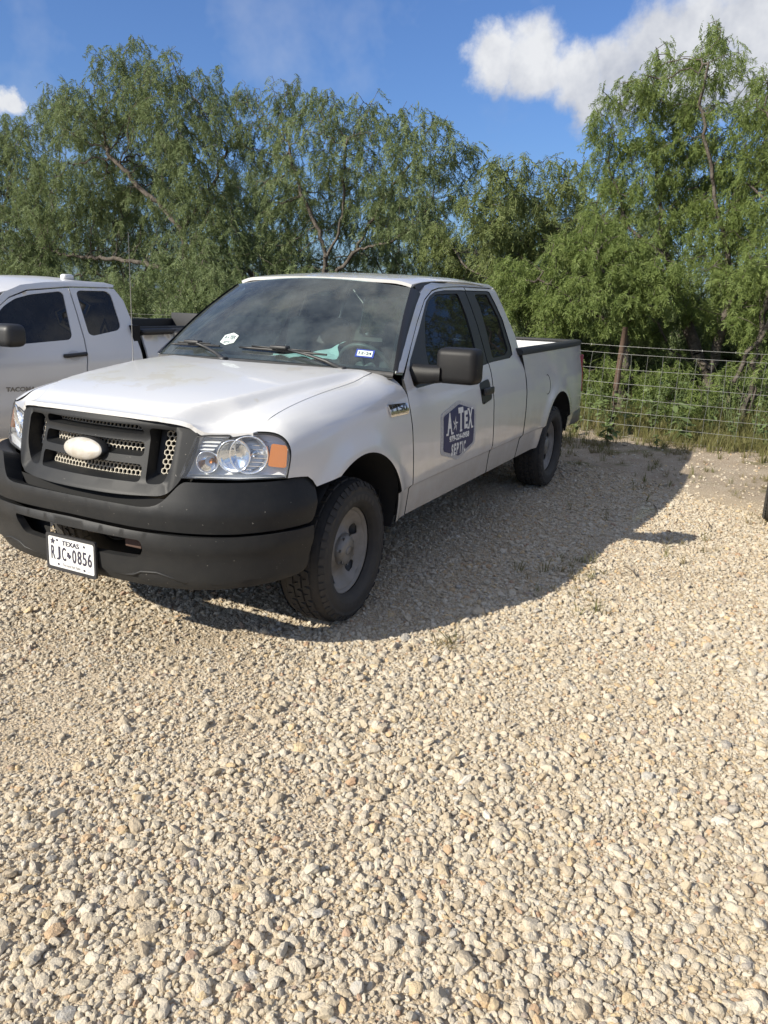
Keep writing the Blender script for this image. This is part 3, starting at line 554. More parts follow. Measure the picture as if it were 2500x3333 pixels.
def crown_mesh(name, pts, rot, scl, mat, seed=0):
    pts = np.asarray(pts, float); rot = np.asarray(rot, float); scl = np.asarray(scl, float)[:, 0]; r = np.random.default_rng(seed); kind = r.integers(0, len(SPRAY), len(pts)); out = []
    cr, sr, cp, sp, cy, sy = (f(rot[:, i]) for i in range(3) for f in (np.cos, np.sin))
    Mx = np.empty((len(pts), 3, 3)); Mx[:, 0, 0] = cy * cp; Mx[:, 0, 1] = cy * sp * sr - sy * cr; Mx[:, 0, 2] = cy * sp * cr + sy * sr
    Mx[:, 1, 0] = sy * cp; Mx[:, 1, 1] = sy * sp * sr + cy * cr; Mx[:, 1, 2] = sy * sp * cr - cy * sr; Mx[:, 2, 0] = -sp; Mx[:, 2, 1] = cp * sr; Mx[:, 2, 2] = cp * cr
    Mx *= scl[:, None, None]
    for k, S in enumerate(SPRAY):
        i = np.nonzero(kind == k)[0]
        if len(i): out.append((np.einsum('nij,qvj->nqvi', Mx[i], S) + pts[i][:, None, None, :]).reshape(-1, 4, 3))
    return quads_mesh(name, np.concatenate(out), mat)

def grow(limbs, att, seed, step=.13, di=1.5, dk=.19, iters=130, r0=.0055):
    """space colonisation from given limbs towards points in the crown"""
    r = np.random.default_rng(seed); nodes = []; par = []
    def near(p): return int(np.argmin([np.linalg.norm(np.array(q) - p) for q in nodes])) if nodes else -1
    for limb in limbs:
        L_ = [np.array(p, float) for p in limb]; prev = -1
        for i in range(len(L_) - 1):
            n = max(1, int(np.linalg.norm(L_[i + 1] - L_[i]) / step))
            for t in range(n + (i == len(L_) - 2)):
                p = L_[i] + (L_[i + 1] - L_[i]) * t / n
                if prev < 0 and nodes:
                    prev = near(p); 
                    if np.linalg.norm(nodes[prev] - p) < step * .6: continue
                    if np.linalg.norm(nodes[prev] - p) > 1.: prev = -1
                nodes.append(p + r.normal(size=3) * .022); par.append(prev); prev = len(nodes) - 1
    nodes_a = np.array(nodes); att = np.array(att); best = np.full(len(att), 1e9); bi = np.zeros(len(att), int); alive = np.ones(len(att), bool); start = 0
    for it in range(iters):
        new = nodes_a[start:]
        if len(new):
            D = np.linalg.norm(att[:, None] - new[None], axis=2); j = D.argmin(1); dm = D[np.arange(len(att)), j]; u = dm < best; best[u] = dm[u]; bi[u] = j[u] + start
        alive &= best > dk; start = len(nodes_a)
        k = alive & (best < di + .06 * it)
        if not k.any(): break
        acc = {}
        for a in np.nonzero(k)[0]:
            d = att[a] - nodes_a[bi[a]]; d /= np.linalg.norm(d); acc.setdefault(bi[a], []).append(d)
        add = []
        for b, ds in acc.items():
            d = np.mean(ds, 0) + r.normal(size=3) * .28; d /= max(1e-6, np.linalg.norm(d)); add.append(nodes_a[b] + d * step); par.append(b)
        nodes_a = np.concatenate([nodes_a, np.array(add)])
        if len(nodes_a) > 9000: break
    n = len(nodes_a); ar = np.zeros(n); kids = [0] * n
    for p in par:
        if p >= 0: kids[p] += 1
    for i in range(n - 1, -1, -1):
        if ar[i] == 0: ar[i] = r0 ** 2.35
        if par[i] >= 0: ar[par[i]] += ar[i]
    # parents of late limbs may come later in the list: radii stay monotone enough for bark
    return nodes_a, par, np.minimum(ar ** (1 / 2.35), .21), kids
def branch_mesh(nodes, par, rad, n_thick=7):
    mb = MB(); rt = np.random.default_rng(5)
    for i, p in enumerate(par):
        if p < 0: continue
        a, b = nodes[p], nodes[i]; ra, rb = min(rad[p], rad[i] * 1.35), rad[i]; d = b - a; l = np.linalg.norm(d)
        if l < 1e-5: continue
        d = d / l; ref = np.array([.31, .17, .93]) if abs(d[2]) < .9 else np.array([1., .2, 0]); u = np.cross(d, ref); u /= np.linalg.norm(u); v = np.cross(d, u); n = n_thick if ra > .04 else 4 if ra > .015 else 3
        vs = []
        for q, rr in ((a, ra), (b + d * .02, rb)):
            for k in range(n): an = 2 * math.pi * k / n; vs.append(q + (u * math.cos(an) + v * math.sin(an)) * rr)
        mb.add(vs, [(k, (k + 1) % n, n + (k + 1) % n, n + k) for k in range(n)], 0, True)
    return mb
STATS = []
def make_tree(name, label, limbs, blobs, seed, kind='far', dens=1., group='mesquite trees along the fence', per=1.8, att_k=150, cat='tree', spray=1., r0=.0055, thick=1.25):
    """blobs: (x, y, z, r)"""
    r = np.random.default_rng(seed); att = []
    for bx, by, bz, br in blobs:
        n = max(24, int(att_k * br ** 1.5)); d = r.normal(size=(n, 3)); d /= np.linalg.norm(d, axis=1)[:, None]; q = d * (r.uniform(.15, 1, (n, 1)) ** .45) * br * np.array([1.1, 1., .95]); att += (q + [bx, by, bz]).tolist()
    for bx, by, bz, br in sorted(blobs, key=lambda q: -(q[2] + q[3]))[:int(len(blobs) * .6)]:      # loose sprigs that stand out of the crown
        for _ in range(5): u = r.uniform(0, 6.28); att += [[bx + math.cos(u) * br * .8 * j, by + math.sin(u) * br * .8 * j, bz + br * (.75 + .22 * j)] for j in (.5, .75, 1.0)] if r.uniform() < .7 else [[bx + math.cos(u) * br * q, by + math.sin(u) * br * q, bz + br * .2] for q in (1.0, 1.2)]
    nodes, par, rad, kids = grow(limbs, att, seed, r0=r0)
    root = empty(name, limbs[0][0]); tag(root, label, cat, group)
    branch_mesh(nodes, par, np.where(rad > .02, rad * (1 + (thick - 1) * np.clip((rad - .02) / .02, 0, 1) * np.clip((2.9 - nodes[:, 2]) / 1.2, 0, 1)), rad)).build('trunk', BARK, root)
    thin = np.nonzero(rad < r0 * 2.6)[0]; cen = nodes.mean(0); pts = []; rot = []; scl = []; idx = []
    for i in thin:
        k = r.poisson(per * dens * (1.6 if kids[i] == 0 else 1.))
        d = nodes[i] - nodes[par[i]] if par[i] >= 0 else np.array([0, 0, 1.]); o = nodes[i] - cen
        yaw0 = math.atan2(d[1] + .04 * o[1], d[0] + .04 * o[0])
        for _ in range(k):
            pts.append(nodes[i] + r.normal(size=3) * .05); rot.append((r.uniform(-.6, .6), r.uniform(.1, 1.25), yaw0 + r.normal() * 1.3)); s = r.uniform(.65, 1.15) * spray; scl.append((s, s, s)); idx.append(int(r.integers(0, 5)))
    o = link(bpy.data.objects.new('crown', crown_mesh('crown', pts, rot, scl, LEAF[kind], seed)), root); o['kind'] = 'stuff'
    STATS.append((name, len(nodes), len(pts), len(o.data.polygons) * 2))
    return root
TREE_NOTES = {
 'A': ('large spreading mesquite tree with crooked dark limbs between the two pickup cabs', 'far', 1.0),
 'B': ('mesquite tree cut by the edge of the picture beyond the silver white pickup roof', 'far', 1.0),
 'C': ('many stemmed mesquite tree with airy crown rising behind the white pickup windshield', 'far', .9),
 'D': ('lower mesquite tree with dense green crown behind the rear of the white cab roof', 'mid', 1.25),
 'E': ('low bright green mesquite tree hanging over the fence behind the pickup bed', 'near', 1.3),
 'F': ('tall mesquite tree with several leaning stems behind the wire fence beside the cloud', 'near', 1.0),
 'G': ('mesquite tree with thick dark stem at the far end of the wire fence', 'near', 1.0)}
def build_trees():
    tr = np.random.default_rng(3)
    for i, (k, (x, blobs, sk)) in enumerate(TREES.items()):
        lab, kind, dens = TREE_NOTES[k]
        bl = blobs; limbs = [list(q) for q in sk]
        limbs[0] = [(x, limbs[0][0][1] + .05, -.1), (x, limbs[0][0][1], limbs[0][0][2] * .5)] + limbs[0]
        if k in 'CFG':
            for j in (1, 2):
                if j < len(limbs): limbs[j] = [(limbs[j][0][0], limbs[j][0][1] * .6 + limbs[0][0][1] * .4, -.1)] + limbs[j]
        make_tree('mesquite_tree', lab, limbs, bl, 40 + i, kind, dens, **({'spray': .62, 'per': 5.2, 'att_k': 230, 'thick': 2.1} if kind == 'near' else {}))
    # trees further back, filling the wood
    bg = [(-19, -20, 5.2, 2.2, 'mesquite tree deep in the wood behind the silver white pickup'), (-19, -13, 5.2, 2.3, 'mesquite tree deep in the wood behind the large spreading tree'), (-18, -8.2, 4.4, 1.9, 'mesquite tree deep in the wood behind the many stemmed tree'),
          (-17, -4.6, 4.1, 1.6, 'mesquite tree deep in the wood left of the low gap in the treeline'), (-16, -1.4, 3.9, 1.5, 'mesquite tree deep in the wood under the low gap in the treeline'), (-14, 1.6, 4.6, 1.6, 'mesquite tree deep in the wood behind the tall leaning tree'), (-12, 4.2, 4.6, 1.7, 'mesquite tree deep in the wood past the end of the fence'), (-20, -26, 5.6, 2.3, 'mesquite tree deep in the wood beyond the picture edge')]
    proto = None
    for j, (x, y, h, w, lab) in enumerate(bg):
        if proto is None or j in (3, 5):
            bl = [(x + tr.normal() * w * .5, y + tr.normal() * w * .8, h * f_, w * .55) for f_ in (.35, .45, .5, .6, .6, .7, .75, .85, .9)]
            proto = make_tree('mesquite_tree', lab, [[(x, y, -.1), (x + .1, y + .1, h * .25), (x, y - .3, h * .5)], [(x, y, h * .2), (x, y + w * .5, h * .5)], [(x, y, h * .22), (x + .2, y - w * .6, h * .45)]], bl, 80 + j, 'far', .9, 'mesquite trees deep in the wood', att_k=60); px_ = (x, y)
        else:
            c = copy_tree(proto); c['label'] = lab; c.location = (x, y, -.1); c.rotation_euler.z = j * 1.3; c.scale = (w / 2.2 if j < 3 or j > 6 else 1,) * 2 + (h / 5.0 if j < 3 or j > 6 else 1,)
    # scrub bushes at the foot of the wood
    sp = [(-11.5, -12.5, 1.), (-12, -10.4, 1.15), (-11.2, -8.6, .95), (-11.3, -6.9, 1.1), (-10.6, -5.4, .9), (-10.4, -4.0, 1.05), (-10.0, -2.7, .95), (-9.6, -1.5, .9), (-9.4, -.4, .8), (-10.5, .9, .95), (-10.8, 2.3, 1.), (-10.2, 3.5, 1.05), (-10.2, .2, .8), (-11.6, 1.5, .9), (-11.4, 3.2, 1.), (-12.5, -.6, 1.3), (-13, 2, 1.4), (-12.5, 4.8, 1.4), (-14, -15, 1.3), (-13.5, -18, 1.3), (-15, -21, 1.4)]
    labs = ['behind the silver white pickup cab roof', 'right of the silver white cab roof', 'behind the whip antenna', 'behind the silver white pickup bed', 'left of the white pickup windshield top', 'behind the windshield top of the white pickup', 'behind the middle of the white cab roof', 'behind the back of the white cab roof', 'just behind the rear cab corner', 'between the trunks right of the pickup bed', 'in the shade among the leaning stems', 'past the last stems by the fence end', 'behind the wooden fence post', 'behind the big leaved weed', 'at the end of the fence behind the last stems', 'deep in shade left of the wooden post', 'deep in shade right of the wooden post', 'deep in shade beyond the fence end', 'far left behind the fence', 'beyond the far left tree', 'beyond the picture edge on the far side']
    proto = None
    for j, (x, y, s) in enumerate(sp):
        if proto is None:
            bl = [(x + a, y + b, z, q) for a, b, z, q in ((0, 0, 1.0, .7), (.3, .7, .9, .6), (-.2, -.7, .95, .6), (.1, .3, 1.6, .6), (0, -.4, 1.7, .55), (.1, 1.1, .6, .5), (0, -1.1, .6, .5))]
            proto = make_tree('scrub_bush', 'low scrubby bush ' + labs[j], [[(x, y, -.05), (x, y, .3)], [(x, y, .2), (x + .1, y + .5, .7)], [(x, y, .2), (x, y - .5, .7)]], bl, 120, 'far', 1.3, 'scrub bushes at the foot of the trees', per=1.9, att_k=55, cat='bush', r0=.005)
            px_ = (x, y)
        else:
            c = copy_tree(proto); c['label'] = 'low scrubby bush ' + labs[j]; c.location = (x, y, -.05); c.rotation_euler.z = j * 2.1; c.scale = (s, s, s * (.9 + .2 * math.sin(j)))
    near = None
    for j, (x, y, s, lab) in enumerate(((-8.7, .25, .62, 'bright green low shrub behind the fence next to the pickup tailgate'), (-9.0, 1.25, .6, 'bright green low shrub behind the fence right of the wooden post'), (-8.8, 2.75, .66, 'bright green low shrub under the last stems at the picture edge'), (-9.3, -.9, .75, 'bright green low shrub behind the fence hidden partly by the pickup bed'))):
        if near is None:
            bl = [(x + a, y + b, z * s, q * s) for a, b, z, q in ((0, 0, 1.0, .7), (.2, .8, .9, .6), (-.2, -.8, .95, .6), (.1, .3, 1.5, .5), (0, 1.2, .6, .5), (0, -1.2, .6, .5))]
            near = make_tree('leafy_shrub', lab, [[(x, y, -.05), (x, y, .2)], [(x, y, .1), (x + .1, y + .4, .5)], [(x, y, .1), (x, y - .4, .5)]], bl, 150, 'near', 1.2, 'bright low shrubs behind the fence', per=3., att_k=160, cat='shrub', r0=.004, spray=.62)
        else:
            c = copy_tree(near); c['label'] = lab; c.location = (x, y, -.05); c.rotation_euler.z = j * 1.9; c.scale = (s / .62,) * 3
    # the far edge of the wood, one mass nobody could count
    n = 9000; y = tr.uniform(-70, 35, n); x = -28 + tr.normal(size=n) * 3 - np.abs(y + 8) * .12; z = np.abs(tr.normal(size=n)) * 1.5 + .2
    k = z < 3.8 + .8 * np.sin(y * .5); pts = np.stack([x, y, z], 1)[k]; n = len(pts)
    o = scatter('far_woodland', pts, np.stack([tr.uniform(-.6, .6, n), tr.uniform(.1, 1.2, n), tr.uniform(0, 6.28, n)], 1), np.repeat(tr.uniform(1.6, 2.8, (n, 1)), 3, 1), tr.integers(0, 5, n), [quads_mesh('spray_kind', S, LEAF['far']) for S in SPRAY[:5]], LEAF['far'])
build_trees()
print(STATS, n_stones)

# ------------------------------------------------------------------ broad-leaved weeds by the fence
WEED = leafmat('weed_leaves', (.11, .165, .055), (.19, .24, .10), .35, .5); WSTEM = M('weed_stems', (.10, .13, .05), .7)
def leaf_mesh(l, w):
    mb = MB(); q = [(0, 0), (.25, .42), (.5, .5), (.78, .3), (1, 0)]; V = []
    for t, s in q: V += [(l * t, w * s, .03 * l - .25 * l * t * t), (l * t, -w * s, .03 * l - .25 * l * t * t), (l * t, 0, -.25 * l * t * t)]
    F = []
    for i in range(4): F += [(3 * i, 3 * i + 2, 3 * i + 5, 3 * i + 3), (3 * i + 2, 3 * i + 1, 3 * i + 4, 3 * i + 5)]
    me = bpy.data.meshes.new('leaf'); me.from_pydata(V, [], F); me.materials.append(WEED); me.polygons.foreach_set('use_smooth', [True] * len(F)); return me
def build_weeds():
    r = np.random.default_rng(11); lm = {}
    spec = [(-7.05, 1.72, .62, .15, .075, 26, 4, 'tall weed with the largest pale leaves in front of the wire mesh'), (-6.90, .86, .72, .07, .045, 70, 7, 'bushy leafy weed below the wooden fence post'), (-7.2, 1.36, .85, .06, .035, 60, 5, 'leafy weed left of the big leaved weed at the fence'),
            (-7.15, .52, .95, .065, .03, 30, 2, 'thin tall weed next to the pickup tailgate'), (-6.25, .98, .32, .09, .05, 26, 4, 'short dark weed growing in the pickup shadow'), (-7.3, 2.35, .7, .06, .03, 34, 4, 'weed right of the big leaved weed among thin stems'), (-7.5, 2.05, .9, .06, .035, 46, 4, 'tall weed behind the big leaved weed near the leaning stems'),
            (-7.25, .15, .75, .07, .045, 46, 5, 'leafy weed just behind the tail lamp of the white pickup'), (-7.3, 1.05, .6, .07, .04, 50, 5, 'spreading leafy weed between the wooden post and the big leaved weed'), (-7.4, 1.55, 1.0, .055, .033, 60, 5, 'tallest leafy weed behind the big leaved weed'), (-7.6, .6, .7, .07, .04, 44, 4, 'leafy weed just behind the wooden post'),
            (-7.35, 2.6, .85, .055, .03, 50, 5, 'leafy weed in front of the leaning stems at the picture edge'), (-7.9, 1.2, .9, .06, .036, 50, 5, 'leafy weed in the shade a step behind the fence'), (-7.7, 2.25, 1.05, .05, .03, 50, 5, 'tall small leaved weed at the foot of the leaning stems'), (-6.75, .45, .30, .06, .035, 26, 5, 'low green weed beside the pickup rear tyre at the grass edge'),
            (-6.9, .1, .4, .07, .04, 30, 4, 'low weed half hidden by the pickup rear bumper'), (-6.4, 1.55, .22, .06, .035, 18, 3, 'small weed at the edge of the pickup shadow'), (-7.0, 2.75, .5, .06, .03, 30, 3, 'low weed at the picture edge under the wire mesh')]
    for x, y, h, l, w, n, ns, lab in spec:
        root = empty('weed_plant', (x, y, 0)); tag(root, lab, 'weed', 'broad leaved weeds by the fence'); mb = MB(); stems = []
        for s in range(ns):
            a = r.uniform(0, 6.28); e = r.uniform(.1, .38) * h; P_ = [(x + math.cos(a) * e * t ** 1.5 + .01 * math.sin(9 * t + s), y + math.sin(a) * e * t ** 1.5, h * r.uniform(.75, 1.) * t) for t in np.linspace(0, 1, 6)]; P_[0] = (x, y, -.02)
            stems.append(P_); mb.tube(P_, [.005, .0045, .004, .0035, .003, .002], 4)
        mb.build('stem', WSTEM, root)
        key = (l, w)
        if key not in lm: lm[key] = leaf_mesh(l, w)
        for q in range(n):
            S = stems[q % ns]; t = r.uniform(.25, 1) * 5; i = min(4, int(t)); p = Vector(S[i]).lerp(Vector(S[i + 1]), t - i)
            o = link(bpy.data.objects.new('leaf', lm[key]), root); o.location = p; o.rotation_euler = (r.normal() * .3, r.uniform(-.45, .5), r.uniform(0, 6.28)); s = r.uniform(.8, 1.45); o.scale = (s, s, s)
build_weeds()

# ------------------------------------------------------------------ white pickup (front axle over the origin, nose towards +x, its left side +y)
PROF = Cur([(.38, .915), (.44, .932), (.52, .944), (.60, .956), (.620, .958), (.636, .983), (.80, .987), (.95, .982), (1.08, .963), (1.18, .935), (1.25, .903)])
ARCH = ((.02, .47, .455), (-3.69, .44, .465))
def flare(x, z):
    f = 0
    for cx, cz, rr in ARCH:
        d = math.hypot(x - cx, z - cz) - rr
        f += .024 * math.exp(-(max(d, 0) / .075) ** 2)
    return f
def taper(x):
    t = 0
    if x > .1: t += .055 * ((x - .1) / .48) ** 2
    if x < -4.2: t += .03 * ((-4.2 - x) / .5) ** 2
    return t
def side(x, z, kind='cab'):
    if kind == 'cab' and z > 1.25: y = .903 - .44 * (z - 1.25) - (5 * (z - 1.74) ** 2 if z > 1.74 else 0)
    elif kind == 'bed' and z > 1.12: y = .953 - .16 * (z - 1.12)
    else: y = PROF(z)
    return y + flare(x, z) - taper(x)
SC = lambda x, z: (x, side(x, z), z)
SB = lambda x, z: (x, side(x, z, 'bed'), z)
HZ = Cur([(-.56, 1.275), (-.42, 1.268), (-.236, 1.243), (.076, 1.215), (.312, 1.186), (.527, 1.143), (.635, 1.097), (.76, 1.084), (.9, 1.07)])
HY = Cur([(-.56, .735), (-.42, .762), (-.2, .776), (.3, .779), (.64, .786)])
HC = Cur([(-.6, 1.303), (-.35, 1.300), (-.1, 1.288), (.2, 1.262), (.5, 1.228), (.7, 1.192), (.85, 1.150), (.95, 1.11)])
DC = Cur([(-.4, .715), (-.22, .705), (.05, .675), (.5, .60), (.7, .50), (.9, .40)])
HXF = Cur([(0, .858), (.25, .853), (.40, .834), (.475, .803), (.53, .780), (.59, .752), (.66, .712), (.777, .650)])
HZF = Cur([(0, 1.152), (.2, 1.151), (.40, 1.1455), (.48, 1.137), (.535, 1.123), (.565, 1.100), (.61, 1.085), (.70, 1.086), (.777, 1.092)])
def hood_fn(x, y):
    a = abs(y); z = hood_top(x, a); t = min(1, max(0, (HXF(min(a, .777)) - x) / .15)); zf = HZF(min(a, .777))
    return (x, y, zf + (z - zf) * (1 - (1 - t) ** 2.2))
def hood_top(x, a):
    y = a; zs = HZ(x) + .014 * max(0, .775 - a) / .2; zc = HC(x) + .006 - .016 * (a / .6) ** 2; yc = DC(x)
    return zs + max(0, zc - zs) * (1 - sstep(yc - .04, yc + .04, a))
ZQ = lambda x: HZ(x) - .135
def fender_fn(x, s):
    zq = ZQ(x)
    if s > .25: return SC(x, zq - (s - .25))
    t = s / .25; yg, zg = HY(min(x, .64)), HZ(x); yq = side(x, zq); dy = (side(x, zq) - side(x, zq - .01)) / .01
    b1 = (yg + .085, zg - .004); b2 = (min(yq + dy * .06, yq), zq + .065)
    u = 1 - t
    return (x, u ** 3 * yg + 3 * u * u * t * b1[0] + 3 * u * t * t * b2[0] + t ** 3 * yq, u ** 3 * zg + 3 * u * u * t * b1[1] + 3 * u * t * t * b2[1] + t ** 3 * zq)
fs = lambda x, z: (x, .25 + ZQ(x) - z)
Xg = lambda y, z: .925 - .32 * (abs(y) / .92) ** 2.2 - .30 * (z - .90)
G_ = lambda y, z: (Xg(y, z), y, z)
def ws_fn(u, v):
    xb, xt = -.40 - .13 * u * u, -1.05 - .077 * u * u; yb, yt = .868 * u, .672 * u; zb, zt = 1.305 - .022 * u * u, 1.795 - .05 * u * u
    g = math.sin(math.pi * v) * .022
    return (xb + (xt - xb) * v + g * .6, yb + (yt - yb) * v, zb + (zt - zb) * v + g)
def roof_fn(x, y):
    zc = ROOFC(x); a = abs(y) / .66
    return (x, y, zc - .026 * a ** 2 - .02 * max(0, a - .8) ** 2 / .04)
ROOFC = Cur([(-1.05, 1.800), (-1.25, 1.826), (-1.6, 1.848), (-2.0, 1.853), (-2.4, 1.842), (-2.66, 1.812)])

truck = empty('pickup_truck', (-1.85, 0, 0))
tag(truck, 'white extended cab pickup with grey plastic grille and bumper and a dark blue door sign', 'pickup truck')
both = (False, True)
CREASE = [(lambda x, z=z: z) for z in (.612, .620, .628, .636, .646)]
GAP_F = [(-.607, 1.264), (-.825, 1.42), (-1.008, 1.543), (-1.228, 1.675), (-1.39, 1.733), (-1.51, 1.750), (-1.72, 1.763), (-1.97, 1.772)]
# hood: bare patches where the clear coat has peeled
HOODP = M('white_paint_peeling', (.62, .62, .615), .30, coat=.6, var=1., vs=1.9, col2=(.585, .568, .525), spots=((.25, .22, .18), 70, .775))
for n_ in HOODP.node_tree.nodes:
    if n_.type == 'MAP_RANGE' and abs(n_.inputs[1].default_value - .38) < .01: n_.inputs[1].default_value = .565; n_.inputs[2].default_value = .575
hood = [(HXF(y), y) for y in (0, .1, .2, .3, .36, .42, .47, .51, .55, .59, .63, .68, .73, .777)]
hb = [(x, y) for x, y in hood] + [(x, HY(x) - .004) for x in np.linspace(.62, -.5, 14)] + [(-.25 - .27 * (y / .775) ** 2, y) for y in (.74, .6, .4, .2, 0)]
full = hb + [(x, -y) for x, y in hb[::-1] if y > 0]
panel('hood', full, hood_fn, HOODP, truck, step=.019, out=(0, 0, 1), rim=.02)
# fenders
arcF = [fs(x, z) for x, z in arc((.02, .47), .455, 47, 176, 26)]
LAMPE = []; fo = []
for k in range(15):      # the fender's front edge follows the lamp: solve x so that the edge lies on the front surface
    z_ = None; x_ = .62
    for _ in range(30):
        sm_ = .25 + ZQ(x_) - .897; s_ = .004 + (sm_ - .004) * k / 14; q_ = fender_fn(x_, s_); x_ = .5 * x_ + .5 * (Xg(q_[1], q_[2]) - .003)
    fo.append((x_, s_)); LAMPE.append(fender_fn(x_, s_))
fo += [fs(.54, .893), fs(.475, .885), fs(.445, .862), fs(.425, .83)] + arcF[2:] + [fs(-.437, .445), fs(-.592, .445), fs(-.588, .64), fs(-.563, .9), fs(-.551, 1.08)] + [(-.556, .17), (-.566, .08), (-.574, .03), (-.570, .004)] + [(x, .002) for x in np.linspace(-.5, .58, 12)]
for mr_ in both: panel('fender', fo, fender_fn, PAINT, truck, rows=[(lambda x, z=z: .25 + ZQ(x) - z) for z in (.612, .620, .628, .636, .646)], step=.04, mirror=mr_, out=(0, 1, .3), rim=.012, rim_mat=DARK)
# front doors: frame around the window, window surround and pane are sub-parts
dF = [(-.604, .447), (-.599, .64), (-.574, .9), (-.559, 1.12), (-.572, 1.24)] + GAP_F + [(-1.985, 1.771), (-1.990, 1.750), (-1.91, 1.751), (-1.60, 1.744), (-1.43, 1.730), (-1.33, 1.705), (-1.24, 1.668), (-1.01, 1.512), (-.735, 1.335), (-.683, 1.285), (-.668, 1.20), (-.70, 1.183), (-1.03, 1.192), (-1.55, 1.228), (-1.962, 1.250), (-1.945, 1.18), (-1.922, 1.08), (-1.918, .9), (-1.940, .66), (-1.972, .447)]
trimF = [(-1.987, 1.748), (-1.91, 1.749), (-1.60, 1.742), (-1.43, 1.728), (-1.33, 1.703), (-1.24, 1.665), (-1.01, 1.509), (-.737, 1.332), (-.685, 1.284), (-.671, 1.20), (-.70, 1.186), (-1.03, 1.195), (-1.55, 1.231), (-1.960, 1.253), (-1.985, 1.36), (-2.010, 1.52), (-2.003, 1.66)]
glF = rnd([(-.966, 1.262), (-1.015, 1.40), (-1.16, 1.58), (-1.30, 1.672), (-1.44, 1.716), (-1.84, 1.730), (-1.868, 1.583), (-1.845, 1.42), (-1.80, 1.262)], .03)
dR = [(-1.987, .447), (-1.955, .66), (-1.933, .9), (-1.937, 1.08), (-1.960, 1.18), (-1.977, 1.252), (-2.10, 1.256), (-2.46, 1.263), (-2.545, 1.285), (-2.572, 1.34), (-2.590, 1.54), (-2.545, 1.66), (-2.49, 1.752), (-2.44, 1.757), (-2.004, 1.752), (-1.999, 1.772), (-2.640, 1.773), (-2.70, 1.62), (-2.762, 1.42), (-2.731, 1.28), (-2.708, 1.1), (-2.694, .9), (-2.672, .64), (-2.652, .447)]
trimR = [(-1.976, 1.255), (-2.10, 1.259), (-2.46, 1.266), (-2.542, 1.287), (-2.569, 1.34), (-2.587, 1.54), (-2.543, 1.658), (-2.488, 1.749), (-2.44, 1.754), (-2.001, 1.749), (-2.018, 1.66), (-2.025, 1.52), (-2.000, 1.36)]
glR = rnd([(-2.10, 1.283), (-2.39, 1.290), (-2.50, 1.325), (-2.525, 1.56), (-2.43, 1.735), (-2.16, 1.730), (-2.19, 1.63), (-2.16, 1.47)], .03)
SIDEGLASS = glass('dark_side_glass', (.10, .12, .115), .03, strength=.42)
doors = {}
for mr_ in both:
    d = panel('front_door', dF, SC, PAINT, truck, rows=CREASE, step=.045, mirror=mr_, rim=.018, rim_mat=DARK); doors[mr_] = d
    panel('window_surround', trimF, SC, TRIM, d, holes=[glF], step=.05, mirror=mr_, off=-.006); panel('window_pane', glF, SC, SIDEGLASS, d, step=.08, mirror=mr_, off=-.014, rim=0)
    d2 = panel('rear_door', dR, SC, PAINT, truck, rows=CREASE, step=.045, mirror=mr_, rim=.018, rim_mat=DARK)
    panel('window_surround', trimR, SC, TRIM, d2, holes=[glR], step=.05, mirror=mr_, off=-.006); panel('window_pane', glR, SC, SIDEGLASS, d2, step=.08, mirror=mr_, off=-.014, rim=0)
    s = -1 if mr_ else 1
    # handle: recessed cup with a grip bar
    h = panel('door_handle', rnd([(-1.672, 1.135), (-1.865, 1.152), (-1.888, 1.01), (-1.69, .985)], .03), lambda x, z: SC(x, z), TRIM, d, step=.04, mirror=mr_, off=.004, rim=.01)
    MB().box((-1.785, s * (side(-1.78, 1.075) + .022), 1.075), (.185, .022, .05), 0, .009).build('handle_grip', M('grip_plastic', (.02, .02, .021), .45), d)
    # cab frame above the doors: pillar and roof rail
    cf = [(-.535, 1.283), (-.586, 1.325), (-.714, 1.412), (-.912, 1.545), (-1.07, 1.647), (-1.195, 1.719), (-1.314, 1.766), (-1.45, 1.788), (-1.779, 1.806), (-2.292, 1.815), (-2.594, 1.808), (-2.648, 1.783), (-1.974, 1.780)] + [(x - .003, z + .0085) for x, z in GAP_F[::-1][1:-1]] + [(-.600, 1.276)]
    panel('cab_frame', cf, SC, PAINT, truck, step=.03, mirror=mr_, rim=.02)
    # black reveal between pillar, roof and windshield
    mb = MB(); wsE = [Vector(ws_fn(1.0, v)) for v in np.linspace(0, 1, 8)]; ap = [(-.537, 1.286), (-.62, 1.348), (-.714, 1.412), (-.82, 1.484), (-.912, 1.545), (-1.00, 1.602), (-1.07, 1.647), (-1.195, 1.719)]
    rowA = [Vector((p.x, s * p.y, p.z)) for p in wsE]; rowB = [Vector(SC(*q)) for q in ap]; rowB = [Vector((p.x, s * (p.y + .001), p.z)) for p in rowB]
    vs = []; 
    for a_, b_ in zip(rowA, rowB): vs += [a_ + (b_ - a_) * -.06 + Vector((.012, 0, .004)), (a_ + b_) / 2 + Vector((.012, s * .006, .006)), b_ + (b_ - a_) * .04 - Vector((.004, 0, .004))]
    mb.add(vs, [(3 * i + j, 3 * i + 3 + j, 3 * i + 4 + j, 3 * i + 1 + j) for i in range(7) for j in range(2)], 0, True)
    ditch = [(-1.195, 1.719), (-1.314, 1.766), (-1.45, 1.788), (-1.779, 1.806), (-2.292, 1.815), (-2.594, 1.808)]
    vs = []
    for x, z in ditch:
        p = Vector(SC(x, z)); q = Vector(roof_fn(min(x, -1.15), .655)); vs += [(p.x, s * (p.y + .002), p.z - .004), (p.x, s * (p.y * .5 + q.y * .5), min(p.z, q.z) - .014), (q.x, s * q.y, q.z - .004)]
    mb.add(vs, [(3 * i + j, 3 * i + 3 + j, 3 * i + 4 + j, 3 * i + 1 + j) for i in range(5) for j in range(2)], 0, True)
    mb.build('windshield_reveal', TRIM, truck)
